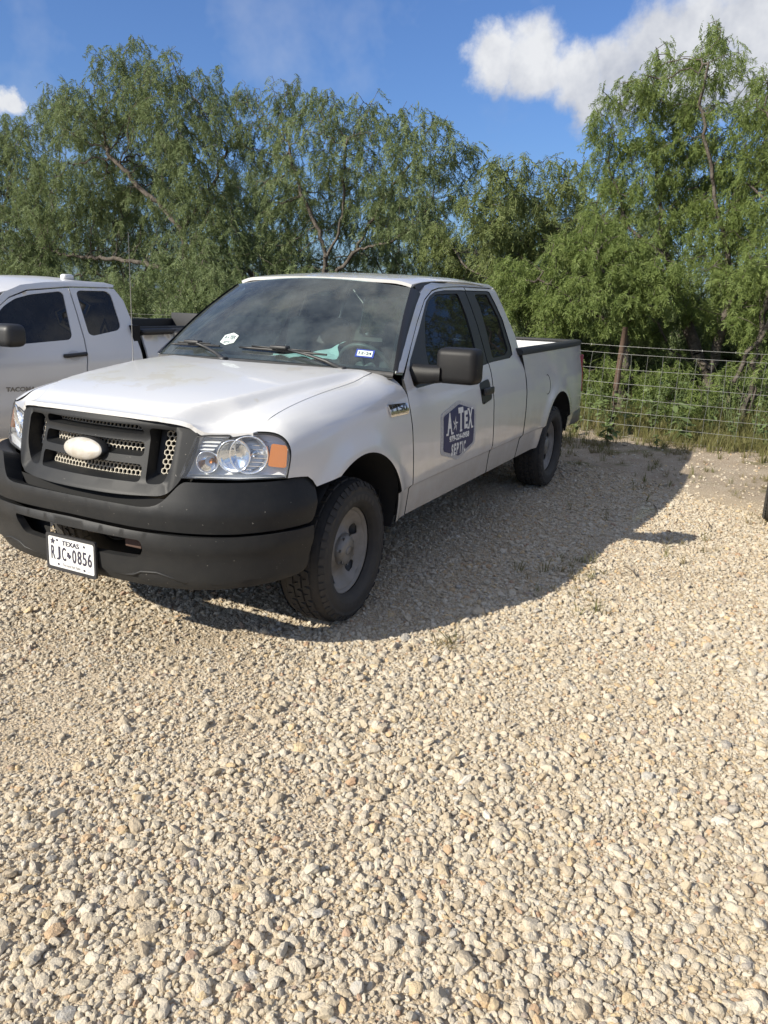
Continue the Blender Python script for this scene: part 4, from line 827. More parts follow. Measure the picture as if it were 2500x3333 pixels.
# roof
ro = [(-1.065 - .077 * u * u, .672 * u * .985) for u in np.linspace(-1, 1, 15)] + [(-1.3, .655), (-1.8, .658), (-2.4, .655), (-2.60, .64), (-2.65, .55), (-2.665, .2), (-2.665, -.2), (-2.65, -.55), (-2.60, -.64), (-2.4, -.655), (-1.8, -.658), (-1.3, -.655)]
panel('cab_roof', ro, roof_fn, PAINT, truck, step=.06, out=(0, 0, 1), rim=.02)
# windshield and cowl
WS = glass('windshield_glass', (.50, .66, .65), .09, .03, (.38, .44, .45))
ws = panel('windshield', [(u, .0) for u in np.linspace(-1, 1, 15)] + [(1, v) for v in np.linspace(.15, .85, 6)] + [(u, 1.) for u in np.linspace(1, -1, 15)] + [(-1, v) for v in np.linspace(.85, .15, 6)], ws_fn, WS, truck, step=.12, out=(1, 0, 1), rim=0)
# tinted band along the top and black frit around the edge, printed on the inside of the glass
mb = MB()
for i in range(14):
    a, b = -1 + i / 7, -1 + (i + 1) / 7
    q = [Vector(ws_fn(u, v)) - Vector((.003, 0, .003)) for u, v in ((a, .88), (b, .88), (b, 1), (a, 1))]; mb.add(q, [(0, 1, 2, 3)], 0, True)
mb.build('tint_band', glass('tint_band_glass', (.09, .12, .15), .0, .05, strength=.3), ws)
mb = MB()
for i in range(14):
    a, b = -1 + i / 7, -1 + (i + 1) / 7
    for v0, v1 in ((0, .035), (.975, 1.)): mb.add([Vector(ws_fn(u, v)) - Vector((.004, 0, .004)) for u, v in ((a, v0), (b, v0), (b, v1), (a, v1))], [(0, 1, 2, 3)], 0, True)
for s in (-1, 1):
    for i in range(8): mb.add([Vector(ws_fn(s * u, v)) - Vector((.004, 0, .004)) for u, v in ((.965, i / 8), (1, i / 8), (1, (i + 1) / 8), (.965, (i + 1) / 8))], [(0, 1, 2, 3)], 0, True)
mb.build('black_border', TRIM, ws)
COWL = M('cowl_plastic', (.055, .055, .055), .65, var=.6, vs=18, col2=(.10, .095, .085))
vs = []; us = np.linspace(-1, 1, 21)
for u in us:
    y = .868 * u; f = Vector(hood_fn(-.25 - .27 * (min(abs(y), .775) / .775) ** 2 + .03, max(-.775, min(.775, y)))); b = Vector(ws_fn(u, 0)); vs += [(f.x, y, f.z - .025), (f.x - .04, y, f.z - .022), ((f.x + b.x) / 2, y, b.z - .03), (b.x + .01, b.y, b.z - .002), (b.x - .03, b.y, b.z - .02)]
MB().add(vs, [(5 * i + j, 5 * i + 5 + j, 5 * i + 6 + j, 5 * i + 1 + j) for i in range(20) for j in range(4)], 0, True).build('cowl', COWL, truck)
# wipers
WIP = M('wiper_black', (.03, .03, .03), .5)
def wiper(u0, u1, v0, v1, piv, name='wiper'):
    mb = MB(); off = Vector((.012, 0, .016)); P_ = [Vector(ws_fn(u0 + (u1 - u0) * t, v0 + (v1 - v0) * t)) + off for t in np.linspace(0, 1, 7)]
    mb.tube(P_, [.006, .008, .009, .010, .009, .008, .006], 6); P2 = [p + Vector((.004, 0, .012)) for p in P_[1:6]]; mb.tube(P2, .005, 6)
    mid = P_[3] + Vector((.005, 0, .018)); mb.box(mid, (.05, .12, .022), 0, .008)
    pv = Vector(ws_fn(*piv)) + Vector((.03, 0, .004)); k = pv.lerp(mid, .5) + Vector((.004, 0, .014)); mb.tube([pv, pv.lerp(k, .5) + Vector((0, 0, .006)), k, mid], [.012, .011, .009, .007], 6)
    mb.box(pv, (.05, .05, .03), 0, .012); return mb.build(name, WIP, truck)
wiper(-.17, .54, .085, .075, (.68, -.02)); wiper(-.92, -.36, .09, .085, (-.24, -.02))
# ---- front: grille
gout = rnd([(-.535, 1.120, .05), (-.40, 1.144, .1), (0, 1.152, .2), (.40, 1.144, .1), (.535, 1.120, .05), (.568, 1.080, .03), (.545, .95, .1), (.520, .872, .06), (.465, .806, .06), (.25, .797, .1), (-.25, .797, .1), (-.465, .806, .06), (-.520, .872, .06), (-.545, .95, .1), (-.568, 1.080, .03)], .03)
def opn(pts, r=.022): return rnd(pts, r, 5)
holes = [opn([(-.30, 1.100), (.30, 1.100), (.315, 1.058), (-.315, 1.058)]), opn([(-.315, 1.026), (.315, 1.026), (.318, .962), (-.318, .962)]), opn([(-.318, .928), (.318, .928), (.318, .850), (-.318, .850)]),
         opn([(.336, 1.092), (.475, 1.086), (.468, .94, .1), (.430, .850), (.345, .846)], .028), opn([(-.336, 1.092), (-.475, 1.086), (-.468, .94, .1), (-.430, .850), (-.345, .846)], .028)]
Gr = lambda y, z: (Xg(y, z) + .028 * (1 - sstep(-.02, .05, max(abs(y) - .44, (z - 1.06), (.845 - z)))) * -1, y, z)
HB = [(min(q[1] for q in h), max(q[1] for q in h), np.mean([q[0] for q in h])) for h in holes]
def shelf(y, z, i):
    z0, z1, yc = HB[i]; z2 = z1 - (z1 - z) * (.80 if i < 3 else .86); return (Xg(y, z2) - .085, yc + (y - yc) * .97, z2)
grille = panel('grille', gout, Gr, PLASTIC, truck, holes=holes, step=.03, out=(1, 0, 0), rim=.05, hole_rim=.085, hole_map=shelf)
# honeycomb mesh set deep in the openings
HONEY = M('dusty_honeycomb', (.50, .46, .38), .7)
mb = MB(); rr = .0135; dx, dz = rr * math.sqrt(3), rr * 1.5; seen = set()
for iz in range(-2, 24):
    for iy in range(-26, 27):
        cy_, cz_ = iy * dx + (iz % 2) * dx / 2, .835 + iz * dz
        if not (-.47 < cy_ < .47 and .845 < cz_ < 1.105): continue
        for k in range(6):
            a0, a1 = R(30 + 60 * k), R(90 + 60 * k); p, q = (cy_ + rr * math.cos(a0), cz_ + rr * math.sin(a0)), (cy_ + rr * math.cos(a1), cz_ + rr * math.sin(a1)); key = (round(p[0] + q[0], 3), round(p[1] + q[1], 3))
            if key in seen: continue
            seen.add(key); my, mz = (p[0] + q[0]) / 2, (p[1] + q[1]) / 2
            if not (abs(my) < .295 or .37 < abs(my) < .46): continue
            P_ = [Vector((Xg(y, z) - .092, y, z)) for y, z in (p, q)]; t = (P_[1] - P_[0]).normalized(); n = Vector((1, 0, 0)); w = t.cross(n).normalized() * .0019; dd = Vector((.008, 0, 0))
            mb.add([P_[0] - w + dd, P_[0] + w + dd, P_[1] + w + dd, P_[1] - w + dd, P_[0] - w, P_[0] + w, P_[1] + w, P_[1] - w], [(0, 1, 2, 3), (0, 4, 5, 1), (2, 6, 7, 3), (1, 5, 6, 2), (3, 7, 4, 0)])
o = mb.build('honeycomb_mesh', HONEY, grille); o['kind'] = 'stuff'
mb = MB()
for s in (-1, 1):   # closed plastic beside the mesh
    for a, b in ((.292, .33), (.345, .372), (.458, .50)): mb.add([(Xg(y, z) - .088, s * y, z) for y, z in ((a, .83), (b, .83), (b, 1.12), (a, 1.12))], [(0, 1, 2, 3)])
mb.build('grille_backing', PLASTIC, grille)
# oval emblem, worn bare
EMB = M('worn_silver_emblem', (.46, .44, .40), .5, metal=.2, var=.9, vs=18, col2=(.36, .32, .26), spots=((.10, .09, .08), 55, .70), bump=.3, bs=60, bdist=.003)
n = 40; vs = []; fcs = []
for j, (k, d) in enumerate(((1.12, -.03), (1.10, -.004), (1.05, .004), (.95, .011), (.7, .019), (.35, .023), (.0, .024))):
    for i in range(n): a = 2 * math.pi * i / n; y, z = -.006 + .116 * k * math.cos(a), .970 + .0475 * k * math.sin(a); vs.append((Xg(0, z) + d - .006, y, z))
for j in range(6): fcs += [(j * n + i, j * n + (i + 1) % n, (j + 1) * n + (i + 1) % n, (j + 1) * n + i) for i in range(n)]
em = MB(); em.add(vs, fcs, 0, True); em.m = [1 if i < 2 * n else 0 for i in range(6 * n)]; em.build('emblem', [EMB, TRIM], grille)

# ---- bumper: plan curve followed from the nose round to the wheel arch
BP = [(1.003, 0), (.998, .18), (.988, .34), (.966, .47), (.93, .60), (.86, .735), (.76, .845), (.66, .915), (.56, .957), (.47, .975), (.38, .983)]
bx = np.array(BP); bl_ = np.concatenate([[0], np.cumsum(np.linalg.norm(np.diff(bx, axis=0), axis=1))]); BX = Cur(list(zip(bl_, bx[:, 0]))); BY = Cur(list(zip(bl_, bx[:, 1]))); YU = Cur(list(zip(bx[:, 1], bl_)))
UE = float(bl_[-1])
def bfn(prof):
    def f(u, z):
        a = abs(u); s = 1 if u >= 0 else -1; x, y = BX(a), BY(a); tx, ty = BX(a + .01) - BX(a - .01), BY(a + .01) - BY(a - .01); l = math.hypot(tx, ty) or 1; nx, ny = ty / l, -tx / l
        o = prof(z)
        return (x + nx * o, s * (y + ny * o), z)
    return f
upP = Cur([(.66, -.004), (.70, .0), (.76, .002), (.80, -.012), (.90, -.045)]); loP = Cur([(.36, -.06), (.40, -.03), (.44, -.012), (.455, .002), (.54, .006), (.60, .016), (.66, .012), (.68, .0)])
ub = lambda y: YU(y)
uo = [(ub(.0), .774), (ub(.30), .773), (ub(.42), .771), (ub(.485), .782), (ub(.53), .82), (ub(.575), .872), (ub(.60), .890), (ub(.78), .889), (ub(.925), .884), (UE - .10, .886), (UE - .055, .87), (UE - .045, .83), (UE - .055, .76), (UE - .085, .672), (ub(.80), .667), (ub(.45), .674), (0, .683)]
up = rnd([(a, b, .03) for a, b in uo + [(-a, b) for a, b in uo[::-1] if a > 1e-4]], .02, 3)
panel('bumper_cover', up, bfn(upP), PLASTIC, truck, step=.04, out=(1, 0, .1), rim=.085)
lo_ = [(0, .671), (ub(.45), .662), (ub(.80), .655), (UE - .095, .660), (UE - .10, .60), (UE - .13, .47), (UE - .17, .432), (ub(.86), .412), (ub(.6), .398), (0, .396)]
lo2 = lo_ + [(-a, b) for a, b in lo_[::-1] if a > 1e-4]
hole = rnd([(-.395, .624), (.41, .624), (.425, .585), (.395, .536), (.20, .530), (-.20, .530), (-.345, .536), (-.375, .585)], .025)
val = panel('bumper_valance', lo2, bfn(loP), PLASTIC, truck, holes=[hole], step=.04, out=(1, 0, .1), rim=.05, hole_rim=.035)
# raised lower lip line
for s in (-1, 1):
    MB().tube([bfn(loP)(s * u, z) for u, z in ((.20, .436), (.30, .440), (.36, .452), (.40, .472), (.48, .478), (.54, .464), (.60, .440), (.75, .436), (.95, .438))], [.003] + [.006] * 7 + [.003], 6).build('molded_ridge', PLASTIC, val)
bk = bfn(lambda z: -.095)
panel('bumper_beam', [(-UE + .25, .42), (-.30, .42), (-.28, .585), (UE - .25, .585), (UE - .25, .79), (-UE + .25, .79)], bk, DARK, truck, step=.08, out=(1, 0, 0), rim=0)
mb = MB(); mb.box((.90, .30, .58), (.05, .10, .06), 1, .006); mb.box((.90, -.12, .60), (.03, .05, .05), 2, .004); mb.tube([(.925, .02, .585), (.93, .26, .605)], .006, 6, 2)
mb.build('crossmember', [DARK, M('rusty_bracket', (.10, .06, .045), .8), M('dusty_bracket', (.28, .22, .17), .8)], truck)
# licence plate with frame
PLF = lambda y, z: (1.020 + (z - .47) * -.04, y, z)
pc = (.0, .486); pw, ph = .305, .152
PF = M('plate_frame', (.03, .03, .032), .45); PW = M('plate_white', (.70, .70, .68), .4, var=.5, vs=30, col2=(.58, .57, .53), spots=((.30, .28, .25), 90, .72)); INK = M('plate_ink', (.035, .032, .055), .5)
plate = panel('license_plate', rnd([(pc[0] - pw / 2, pc[1] - ph / 2), (pc[0] + pw / 2, pc[1] - ph / 2), (pc[0] + pw / 2, pc[1] + ph / 2), (pc[0] - pw / 2, pc[1] + ph / 2)], .012), PLF, PW, truck, step=.1, out=(1, 0, 0), rim=.002)
panel('plate_frame', rnd([(-pw / 2 - .009, pc[1] - ph / 2 - .014), (pw / 2 + .010, pc[1] - ph / 2 - .014), (pw / 2 + .010, pc[1] + ph / 2 + .012), (-pw / 2 - .009, pc[1] + ph / 2 + .012)], .016), PLF, PF, plate, holes=[rnd([(-pw / 2 + .002, pc[1] - ph / 2 + .002), (pw / 2 - .002, pc[1] - ph / 2 + .002), (pw / 2 - .002, pc[1] + ph / 2 - .002), (-pw / 2 + .002, pc[1] + ph / 2 - .002)], .012)], step=.1, out=(1, 0, 0), off=.003, rim=.012)
PL2 = lambda a, b: (PLF(a, pc[1] + b)[0] + .002, a, pc[1] + b)    # +a is the truck's left, right hand side as you read it
mb = MB(); put_text(mb, 'TEXAS', (.0, .050, .112, .024), PL2, 0, .02)
for ch, x in zip('RJC0856', (-.118, -.083, -.046, .022, .056, .089, .122)): put_text(mb, ch, (x, -.004, .026, .066), PL2, 0, .012)
tx = [(-.012, .016), (.002, .016), (.002, .006), (.014, .003), (.016, -.006), (.008, -.014), (.004, -.022), (-.003, -.016), (-.007, -.010), (-.012, -.012), (-.018, -.003), (-.012, -.002)]
put_poly(mb, [(-.013 + a * .85, -.004 + b * .85) for a, b in tx], PL2); put_text(mb, 'The Lone Star State', (.0, -.056, .118, .014), PL2, 0); put_text(mb, 'XXXXX'.replace('X', '-'), (.12, -.062, .022, .002), PL2, 0)
put_star(mb, (-.118, .050), .019, PL2, 0, 85)
for x, z in ((-.088, .058), (.088, .054), (-.085, -.058), (.085, -.060)): put_poly(mb, ell((x, z), .006, .006, 10), PL2)
mb.build('plate_lettering', INK, plate)

# ---- headlights: lens over a silver housing with two round reflectors and an amber corner
LENS = glass('headlight_lens', (.97, .98, .98), .03, .02, (.8, .8, .8), strength=.5); HOUSE = M('headlight_silver', (.80, .81, .82), .35, metal=.25); AMBER = M('amber_reflector', (.50, .175, .03), .3, coat=.5); BEZ = M('lamp_bezel', (.02, .02, .02), .5)
hl = rnd([(.512, .884, .01), (.556, 1.066, .012), (.60, 1.074, .02), (.70, 1.077, .02)], .015)[1:] + [(y - .005 * (1 if z < 1.06 else .3), z - .010 * (1 if z > 1.0 else 0)) for _, y, z in LAMPE] + [(.915, .899), (.75, .889)]
def bowl(mb, c, rad, depth, flat=.0, mi=0):
    cy_, cz_ = c; x0 = Xg(cy_, cz_) - .035; ax = Vector((.86, .51, 0)).normalized(); u = Vector((-.51, .86, 0)).normalized(); v = Vector((0, 0, 1)); C_ = Vector((x0, cy_, cz_))
    pr = [(rad * t, -depth * (1 - t ** 2)) for t in np.linspace(.08, 1, 9)] + [(rad * 1.02, .012), (rad * 1.08, .012), (rad * 1.10, -.02)]
    mb.revolve(pr, 36, mi, lambda a, b, h: C_ + u * a + v * b + ax * h)
    return C_, ax, u, v
for mr_ in both:
    s = -1 if mr_ else 1
    L_ = panel('headlight', hl, G_, LENS, truck, step=.04, out=(1, .5, 0), mirror=mr_, rim=.012)
    panel('housing', [(y, z) for y, z in hl], lambda y, z: (Xg(y, z) - .075 + .02 * sstep(.92, .87, z), y, z), HOUSE, L_, step=.03, out=(1, .5, 0), mirror=mr_, rim=0)
    mb = MB(); n_ = len(hl); mb.add([(Xg(y, z) - d, s * y, z) for y, z in hl for d in (.004, .078)], [(2 * i, 2 * ((i + 1) % n_), 2 * ((i + 1) % n_) + 1, 2 * i + 1) for i in range(n_)], 0, True); mb.build('housing_wall', HOUSE, L_)
    mb = MB(); bowl(mb, (.757, .992), .080, .07); bowl(mb, (.600, .957), .046, .045); bowl(mb, (.700, .985), .068, .03)
    for k in range(7): z = .935 + k * .018; mb.add([(Xg(.76, z) - .045 + d, y, z + e_) for y, d, e_ in ((.70, 0, 0), (.82, -.05, 0), (.82, -.05, .003), (.70, 0, .003))], [(0, 1, 2, 3)])
    if mr_: mb.v = [(x, -y, z) for x, y, z in mb.v]
    mb.build('reflector', M('mirror_bowl', (.92, .93, .94), .10, metal=.9), L_)
    mb = MB()
    for k in range(4): z = 1.062 - k * .016; y0, y1 = .575 - k * .004, .655 - k * .01; mb.add([(Xg(y, zz) - d, y, zz) for y, zz, d in ((y0, z, .03), (y1, z, .03), (y1, z - .006, .02), (y0, z - .006, .02))], [(0, 1, 2, 3)])
    mb.add([(Xg(y, z) - d, y, z) for y, z, d in ((.53, .902, .02), (.91, .908, .02), (.91, .900, .06), (.53, .892, .06))], [(0, 1, 2, 3)])
    if mr_: mb.v = [(x, -y, z) for x, y, z in mb.v]
    mb.build('housing_rib', HOUSE, L_)
    panel('amber_reflector', rnd([(.846, .948), (.913, .940), (.905, 1.036), (.846, 1.046)], .012), lambda y, z: (Xg(y, z) - .006, y, z), AMBER, L_, step=.04, out=(1, .6, 0), mirror=mr_, rim=.03)
    mb = MB(); C_ = (Xg(.757, .992) - .085, .757, .992); mb.tube([C_, (C_[0] + .045, C_[1] + .02, C_[2])], [.018, .010], 10, 0); C2 = (Xg(.6, .957) - .07, .6, .957); mb.tube([C2, (C2[0] + .03, C2[1] + .012, C2[2])], [.012, .008], 8, 1)
    if mr_: mb.v = [(x, -y, z) for x, y, z in mb.v]
    mb.build('bulb', [CHROME, AMBER], L_)
    MB().tube([Vector((Xg(y, z) - .004, s * y, z)) for y, z in hl] + [Vector((Xg(hl[0][0], hl[0][1]) - .004, s * hl[0][0], hl[0][1]))], .0045, 5).build('lamp_gasket', BEZ, L_)
    # filler behind lamp and grille so nothing shows through the joints
mb = MB(); 
for y0, y1 in ((-.93, -.5), (-.5, 0), (0, .5), (.5, .93)):
    mb.add([(Xg(y, z) - .15, y, z) for y, z in ((y0, .64), (y1, .64), (y1, 1.06), (y0, 1.06))], [(0, 1, 2, 3)])
mb.build('radiator_support', DARK, truck)
# ---- bed
arcR = arc((-3.69, .44), .465, 1, 179, 30)
bo = [(-2.669, .447), (-2.690, .64), (-2.713, .9), (-2.728, 1.1), (-2.700, 1.22), (-2.672, 1.285), (-4.70, 1.292), (-4.722, 1.19), (-4.668, 1.18), (-4.672, .815), (-4.722, .80), (-4.720, .635), (-4.60, .575), (-4.35, .50), (-4.17, .465)] + arcR[::-1][1:-1][::-1] if False else None
bo = [(-3.20, .447), (-2.672, .447), (-2.693, .64), (-2.716, .9), (-2.731, 1.1), (-2.700, 1.22), (-2.672, 1.287), (-4.705, 1.293), (-4.724, 1.19), (-4.668, 1.18), (-4.672, .815), (-4.724, .80), (-4.722, .635), (-4.60, .56), (-4.35, .50), (-4.165, .47)] + arcR[::-1][1:-1]
fuel = ell((-3.325, .995), .082, .086, 30)
bed_in = M('bed_white', (.72, .72, .71), .45, var=.6, vs=7, col2=(.55, .53, .50), spots=((.32, .27, .22), 30, .7))
CAP = M('bed_cap_plastic', (.020, .021, .021), .6, bump=.2, bs=300, bdist=.002)
for mr_ in both:
    s = -1 if mr_ else 1
    b = panel('bed_side', bo, SB, PAINT, truck, rows=CREASE, holes=[] if mr_ else [fuel], step=.05, mirror=mr_, rim=.02, rim_mat=DARK)
    if not mr_: panel('fuel_door', ell((-3.325, .995), .0765, .0805, 30), SB, PAINT, b, step=.04, off=-.002, rim=.01); MB().box((-3.325, .88, .995), (.22, .01, .22)).build('fuel_pocket', DARK, b)
    panel('tail_light', rnd([(-4.724, .803), (-4.675, .818), (-4.671, 1.177), (-4.724, 1.187)], .008), lambda x, z: (x, side(x, z, 'bed') + .006, z), M('tail_red', (.30, .012, .012), .2, coat=.6), truck, step=.05, mirror=mr_, rim=.03)
    MB().box((-4.735, s * .875, .995), (.03, .12, .38), 0, .008).build('tail_lens', MATS['tail_red'], truck)
    # rail cap
    mb = MB(); xs_ = np.linspace(-2.668, -4.74, 24); vs = []
    for x in xs_:
        y = side(x, 1.29, 'bed'); z = 1.288 + .006 * (x + 2.66) / -2.06
        vs += [(x, s * (y + .006), z - .012), (x, s * (y + .008), z + .018), (x, s * (y - .004), z + .034), (x, s * (y - .055), z + .040), (x, s * (y - .098), z + .034), (x, s * (y - .104), z + .0)]
    mb.add(vs, [(6 * i + j, 6 * i + 6 + j, 6 * i + 7 + j, 6 * i + 1 + j) for i in range(23) for j in range(5)], 0, True); mb.add(vs[:6] + vs[-6:], [(0, 1, 2, 3, 4, 5), (11, 10, 9, 8, 7, 6)])
    mb.build('bed_rail_cap', CAP, truck)
    # inner wall of the bed and wheel house
    mb = MB(); mb.add([(x, s * .80, z) for x in (-2.72, -4.70) for z in (.76, 1.30)], [(0, 1, 3, 2)], 0); mb.box((-3.69, s * .70, .87), (.95, .22, .22), 0, .05)
    mb.build('bed_inner_wall', bed_in, truck)
MB().box((-3.71, 0, .745), (2.0, 1.62, .03)).build('bed_floor', bed_in, truck)
MB().box((-2.715, 0, 1.02), (.04, 1.64, .56), 0, .01).build('bed_front_wall', PAINT, truck)
mb = MB().box((-4.70, 0, .985), (.06, 1.64, .64), 0, .015); mb.box((-4.70, 0, 1.315), (.085, 1.70, .03), 1, .01); mb.build('tailgate', [PAINT, CAP], truck)
mb = MB().box((-2.62, 0, 1.31), (.04, 1.3, .02)); 
MB().box((-3.2, -.78, 1.345), (.03, .03, .03), 0, .01).build('tie_down', M('white_knob', (.7, .7, .68), .5), truck)
# rear bumper
mb = MB(); pl = [(-4.40, .925), (-4.62, .945), (-4.80, .93), (-4.90, .86), (-4.93, .6), (-4.935, 0)]; pl = pl + [(x, -y) for x, y in pl[-2::-1]]; vs = []
for x, y in pl: vs += [(x, y, .485 + .12 * max(0, -x - 4.5)), (x - .0, y * 1.012, .50), (x, y * 1.015, .60), (x, y, .645), (x + (.12 if abs(y) < .9 else .02), y * .95, .65)]
n_ = len(pl); mb.add(vs, [(5 * i + j, 5 * i + 5 + j, 5 * i + 6 + j, 5 * i + 1 + j) for i in range(n_ - 1) for j in range(4)], 0, True); mb.build('rear_bumper', M('dull_bumper_steel', (.16, .165, .17), .4, metal=.5), truck)

# ---- wheels: dished steel face with five slots, domed cap, blocky tyre
def wheel_fn(cx, cy_, cz, s, steer=0.):
    ca, sa = math.cos(steer), math.sin(steer)
    return lambda x, z, h: (cx + x * ca - s * h * sa, cy_ + x * sa + s * h * ca, cz + z)
FACE = Cur([(0, .062), (.062, .060), (.085, .052), (.105, .034), (.13, .028), (.165, .036), (.19, .054), (.207, .068), (.214, .070)])
def build_wheel(cx, s, cyl, cz, steer, seed, truck=truck, yc=0., small=1.):
    wf0 = wheel_fn(cx, yc + s * cyl, cz, s, steer); wf = lambda x, z, h: wf0(x * small, z * small, h * small)
    w = MB().revolve([(.214, .064), (.222, .074), (.231, .082), (.236, .079), (.234, .070), (.215, .045), (.208, .0), (.205, -.08), (.22, -.09)], 56, 0, wf).build('wheel', STEEL, truck)
    slots = [rnd([(r_ * math.cos(R(a + 72 * k)), r_ * math.sin(R(a + 72 * k))) for r_, a in ((.140, 12), (.150, 23), (.186, 24), (.195, 12), (.186, 0), (.150, 1))], .012, 4) for k in range(5)]
    sc_ = [(.172 * math.cos(R(12 + 72 * k)), .172 * math.sin(R(12 + 72 * k))) for k in range(5)]
    def ff(x, z):
        r_ = math.hypot(x, z); h = FACE(min(r_, .214))
        d = min(math.hypot(x - a, z - b) for a, b in sc_); h -= .020 * math.exp(-(d / .045) ** 2) if r_ > .1 else 0
        return wf(x, z, h)
    panel('wheel_face', ell((0, 0), .2135, .2135, 60), ff, STEEL, w, holes=slots, step=.018, out=(0, s, 0), rim=.006, hole_rim=.03)
    cap = [(.090, .036), (.089, .056), (.081, .074), (.066, .084), (.045, .089), (.0, .092)]
    mb = MB().revolve(cap, 32, 0, wf)
    for k in range(7): a = R(k * 360 / 7 + 10); mb.tube([wf(.080 * math.cos(a), .080 * math.sin(a), .06), wf(.077 * math.cos(a), .077 * math.sin(a), .080)], [.011, .009], 8, 0)
    mb.revolve([(.038, .0895), (.037, .093), (.029, .0935)], 28, 0, lambda x, z, h: wf(x, z * .62, h))
    mb.build('hub_cap', M('hub_cap_grey', (.19, .19, .187), .4, metal=.15, var=.8, vs=14, col2=(.13, .115, .09)), w)
    MB().revolve([(.0, -.03), (.15, -.03), (.205, -.04)], 32, 0, wf).build('brake_disc', M('brake_dark', (.03, .026, .022), .7), w)
    ty = [(.226, -.085), (.240, -.112), (.290, -.127), (.335, -.128), (.362, -.118), (.374, -.098), (.378, -.05), (.379, 0), (.378, .05), (.374, .098), (.362, .118), (.349, .125), (.342, .1305), (.335, .128), (.318, .1295), (.314, .132), (.272, .131), (.268, .127), (.247, .118), (.240, .108), (.232, .088)]
    MB().revolve(ty, 72, 0, wf).build('tyre', RUBBER, w)
    # tread blocks in staggered rows, with shoulder lugs
    mb = MB(); r = np.random.default_rng(seed); nb = 54
    rows = [(-.093, .040, .0, 0), (-.047, .038, .35, 1), (0, .038, .0, 1), (.047, .038, .55, 1), (.093, .040, .2, 0)]
    for hc, wd, ph, mid in rows:
        for k in range(nb):
            a = 2 * math.pi * (k + ph) / nb; da = 2 * math.pi / nb * .44; sk = .16 * math.pi * 2 / nb * (1 if k % 2 else -1) * (1 if mid else .3); vs = []
            for rr_, sh in ((.374, 1.), (.3895 - .012 * (abs(hc) / .093) ** 3, .94)):
                for aa, hh in ((a - da * sh + sk, hc - wd / 2 * sh), (a + da * sh + sk, hc - wd / 2 * sh), (a + da * sh - sk, hc + wd / 2 * sh), (a - da * sh - sk, hc + wd / 2 * sh)):
                    q = rr_ - (.010 if abs(hh) > .105 else 0); vs.append(wf(q * math.cos(aa), q * math.sin(aa), hh))
            mb.add(vs, [(4, 5, 6, 7), (0, 1, 5, 4), (1, 2, 6, 5), (2, 3, 7, 6), (3, 0, 4, 7)])
            if not mid:   # shoulder lug running down the sidewall
                sg = 1 if hc > 0 else -1; vs = []
                ll = .030 if k % 2 else .018
                for rr_, hh in ((.374, .114), (.370 - ll, .134), (.370 - ll - .001, .1215), (.365, .105)):
                    for aa in (a - da * .8, a + da * .8): vs.append(wf(rr_ * math.cos(aa), rr_ * math.sin(aa), sg * hh))
                mb.add(vs, [(0, 1, 3, 2), (2, 3, 5, 4), (0, 2, 4, 6), (1, 7, 5, 3)])
    o = mb.build('tread', RUBBER, w); o['kind'] = 'stuff'
    # raised lettering band on the sidewall: plain blocks, the photograph shows it unreadable
    mb = MB()
    for k in range(0, 360, 9):
        if 60 < k < 130 or 240 < k < 310:
            vs = [wf(q * math.cos(R(k + d)), q * math.sin(R(k + d)), .1325) for q, d in ((.278, 0), (.306, 0), (.306, 5.5), (.278, 5.5))]; mb.add(vs, [(0, 1, 2, 3)])
    mb.build('sidewall_mark', M('scuffed_rubber', (.045, .042, .038), .8), w)
for cx, cyl, cz, st, sd_ in ((.005, .815, .386, R(2.5), 1), (-3.685, .838, .386, 0, 2)):
    for s in (1, -1): build_wheel(cx, s, cyl, cz, st, sd_ * 10 + s)
# wheel housings, chassis and the dark inner body that closes the joints
for cx, cz, rr_ in ARCH:
    for s in (1, -1):
        mb = MB(); pr = arc((cx, cz), rr_ + .012, -8, 188, 22); vs = []
        for x, z in pr: vs += [(x, s * .555, z), (x, s * (side(x, min(z, 1.0)) - .022), z)]
        mb.add(vs, [(2 * i, 2 * i + 1, 2 * i + 3, 2 * i + 2) for i in range(21)], 0, True); mb.add([(x, s * .555, z) for x, z in pr], [tuple(range(len(pr)))]); mb.build('wheel_housing', M('liner_plastic', (.015, .015, .015), .75), truck)
mb = MB()
for s in (-1, 1): mb.box((-2.0, s * .42, .50), (5.2, .09, .16), 0, .01); mb.box((-1.58, s * .845, .50), (1.98, .06, .13)); mb.box((-1.60, s * .865, .80), (2.06, .02, .66)); mb.box((-2.69, s * .84, .86), (.10, .06, .80)); mb.box((-.50, s * .80, .83), (.16, .10, .70)); mb.box((-4.45, s * .80, .80), (.46, .06, .5))
mb.box((-1.6, 0, .50), (2.1, 1.6, .05)); mb.box((-.50, 0, .85), (.05, 1.6, .75)); mb.box((.25, 0, .66), (.9, 1.0, .30)); mb.box((-3.685, 0, .386), (.12, 1.4, .12), 0, .03); mb.box((0.0, 0, .36), (.12, 1.3, .1), 0, .03); mb.tube([(-1.2, .25, .36), (-4.4, .5, .38)], .03, 8)
mb.build('chassis', DARK, truck)
